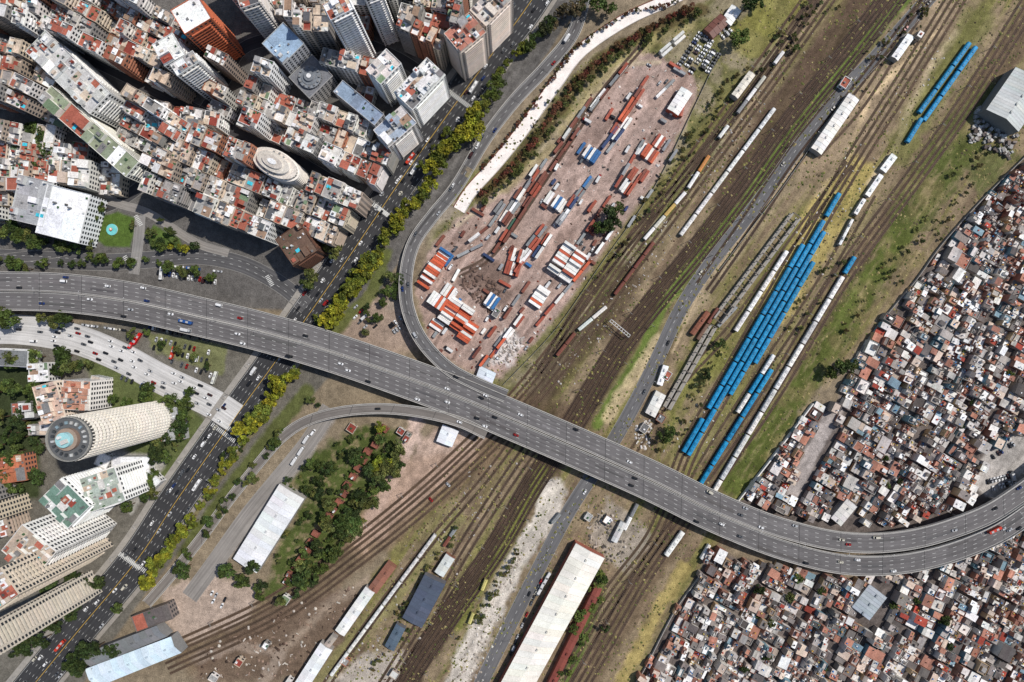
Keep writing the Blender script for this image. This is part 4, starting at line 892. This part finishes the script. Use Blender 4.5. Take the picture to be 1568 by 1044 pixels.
tzone([(1150,880),(1400,890),(1560,1000),(1100,1040)],12,4,8); tzone([(1300,600),(1560,350),(1560,600),(1350,760)],12,3,6)
mb=MB()
for _ in range(260):
    x,y=W(U(1480,1560),U(165,245)); 
    if inpoly(x/S+784,522.5-y/S,[(1495,165),(1560,190),(1545,245),(1480,215)]): mb.box(x,y,0,U(.6,3),U(1.5,4.5),U(1.5,3.5),U(0,3),jit(random.choice([C(150,148,144),C(120,110,104),C(180,178,174),C(90,82,78)]),.2),None)
mb.obj('scrap_yard',[M_roof])
def debris(name,poly,n,cols,s0=.6,s1=2.2):
    mb=MB(); k=0; xs_=[p[0] for p in poly];ys_=[p[1] for p in poly]
    while k<n:
        a,b=U(min(xs_),max(xs_)),U(min(ys_),max(ys_))
        if not inpoly(a,b,poly): continue
        x,y=W(a,b); r=U(s0,s1)
        if k%2: mb.cyl(x,y,0,r*U(.3,.8),r,r*.35,jit(random.choice(cols),.25),6)
        else: mb.box(x,y,0,r*.4,r*2,r*U(.4,1),U(0,3),jit(random.choice(cols),.25))
        k+=1
    mb.obj(name,[M_conc])
debris('rubble_heap',[(775,500),(805,515),(780,555),(748,560)],90,[C(190,185,180),C(150,140,132)])
debris('yard_debris',yard,420,[C(90,70,60),C(170,160,150),C(120,60,45),C(60,58,58),C(210,205,200)],.4,1.5)
debris('rubble_heap',[(720,405),(770,440),(750,480),(705,440)],120,[C(80,66,60),C(110,90,80)],.6,2.4)
debris('rubble_heap',[(690,1045),(760,900),(800,830),(790,900),(740,1045)],150,[C(200,195,185),C(150,140,130)],.4,1.5)
debris('rubble_heap',[(900,770),(960,800),(960,870),(900,850)],140,[C(170,160,150),C(120,110,100),C(90,85,80)],.5,1.8)
debris('rubble_heap',[(975,640),(1000,645),(995,690),(970,680)],60,[C(190,185,180)],.5,1.8)
debris('railside_debris',[(470,1040),(600,850),(720,720),(800,700),(700,900),(600,1045)],320,[C(170,165,160),C(80,60,50),C(120,110,100)],.4,1.3)
debris('railside_debris',[(300,1040),(320,990),(440,930),(560,890),(480,1040)],240,[C(180,172,162),C(70,56,48),C(130,110,96)],.4,1.8)
debris('railside_debris',[(850,560),(1180,100),(1260,40),(1000,420),(860,620)],300,[C(170,165,160),C(80,60,50),C(140,130,110)],.4,1.2)
debris('railside_debris',[(1000,690),(1220,330),(1420,60),(1480,30),(1300,350),(1100,700)],260,[C(190,185,178),C(80,60,50),C(140,130,110)],.4,1.2)
for i in range(20):
    t=i/19; x,y=W(590-t*150+U(-2,2),655+t*235+U(-2,2)); building(x,y,5,7,math.radians(57)+U(-.1,.1),3.2,wc=C(140,90,75),rc=C(134,84,70),balc=False,name='brick_hut',mn=6,dens=.1)
for p in ((615,660),(625,668),(605,1030),(900,790),(930,795),(1020,575),(1010,640),(985,655),(445,1040),(760,480),(1290,130),(1400,60),(530,1010),(440,915),(540,655),(410,985),(370,1010),(330,1035)):
    x,y=W(*p); building(x,y,U(6,10),U(5,8),math.radians(57),U(3,5),balc=False,name='hut',mn=5,dens=.2)
def wallp(name,pts,h,c,w=.35): mb=MB(); wallrib(mb,path(pts,6),0,w,0,h,c); mb.obj(name,[M_plain])
wallp('boundary_wall',[(1243,618),(1185,695),(1126,770)],3.2,C(215,212,208),1.0); wallp('boundary_wall',[(1300,560),(1350,490),(1400,430),(1440,375),(1500,308),(1568,240),(1640,170)],2.6,C(150,145,140),.5)
wallp('boundary_wall',[(1072,880),(1032,935),(985,1025),(940,1100)],2.6,C(165,160,155),.5); wallp('fence',[(1100,85),(1060,170),(1000,290),(920,405),(850,505),(770,590)],2,C(140,138,130),.25)
wallp('fence',[(905,870),(860,945),(812,1040)][::-1],2,C(140,138,130),.25); wallp('fence',[(1255,205),(1195,290),(1100,415)],1.8,C(150,148,140),.25)
mb=MB(); mb.cyl(0,0,0,9,.14,.08,C(150,150,150),6); mb.box(1.2,0,8.9,9.05,2.6,.12,0,C(160,160,160)); mb.box(2.5,0,8.8,9.0,.9,.35,0,C(200,200,200)); LM=mb.mesh('street_lamp',[M_metal])
def lamps(P,o,gap,flip):
    Q=off(P,o); s=10; L=cum(Q)[-1]
    while s<L: q=sub(Q,s,s+1); a=math.atan2(q[1][1]-q[0][1],q[1][0]-q[0][0]); inst('street_lamp',LM,q[0][0],q[0][1],q[0][2]+.1,a+(math.pi/2 if flip else -math.pi/2)); s+=gap
lamps(AV,17.2,36,False); lamps(AV,-17.2,36,True); lamps(HWP,0,40,True); lamps(RD,7.3,45,False)
# ------------------------------------------------------------ light, world, camera
w=bpy.data.worlds.new('World'); scene.world=w; w.use_nodes=True; nt=w.node_tree; bg=nt.nodes['Background']
el,az=math.radians(50),math.radians(25)
sky=nt.nodes.new('ShaderNodeTexSky'); sky.sky_type='NISHITA'; sky.sun_disc=False; sky.sun_elevation=el; sky.sun_rotation=math.pi/2-az
nt.links.new(sky.outputs[0],bg.inputs[0]); bg.inputs[1].default_value=.095
sd=bpy.data.lights.new('sun','SUN'); sd.energy=4.1; sd.angle=math.radians(1.2); sd.color=(1,.95,.88); so=bpy.data.objects.new('sun',sd); COL.objects.link(so)
from mathutils import Vector
so.rotation_euler=Vector((math.cos(el)*math.cos(az),math.cos(el)*math.sin(az),math.sin(el))).to_track_quat('Z','Y').to_euler()
cd=bpy.data.cameras.new('camera'); cam=bpy.data.objects.new('camera',cd); COL.objects.link(cam); cam.location=(0,0,H); cd.sensor_width=36; cd.lens=36*H/(1568*S); cd.clip_end=12000
scene.camera=cam
scene.view_settings.view_transform='Standard'; scene.view_settings.look='None'; scene.view_settings.exposure=0
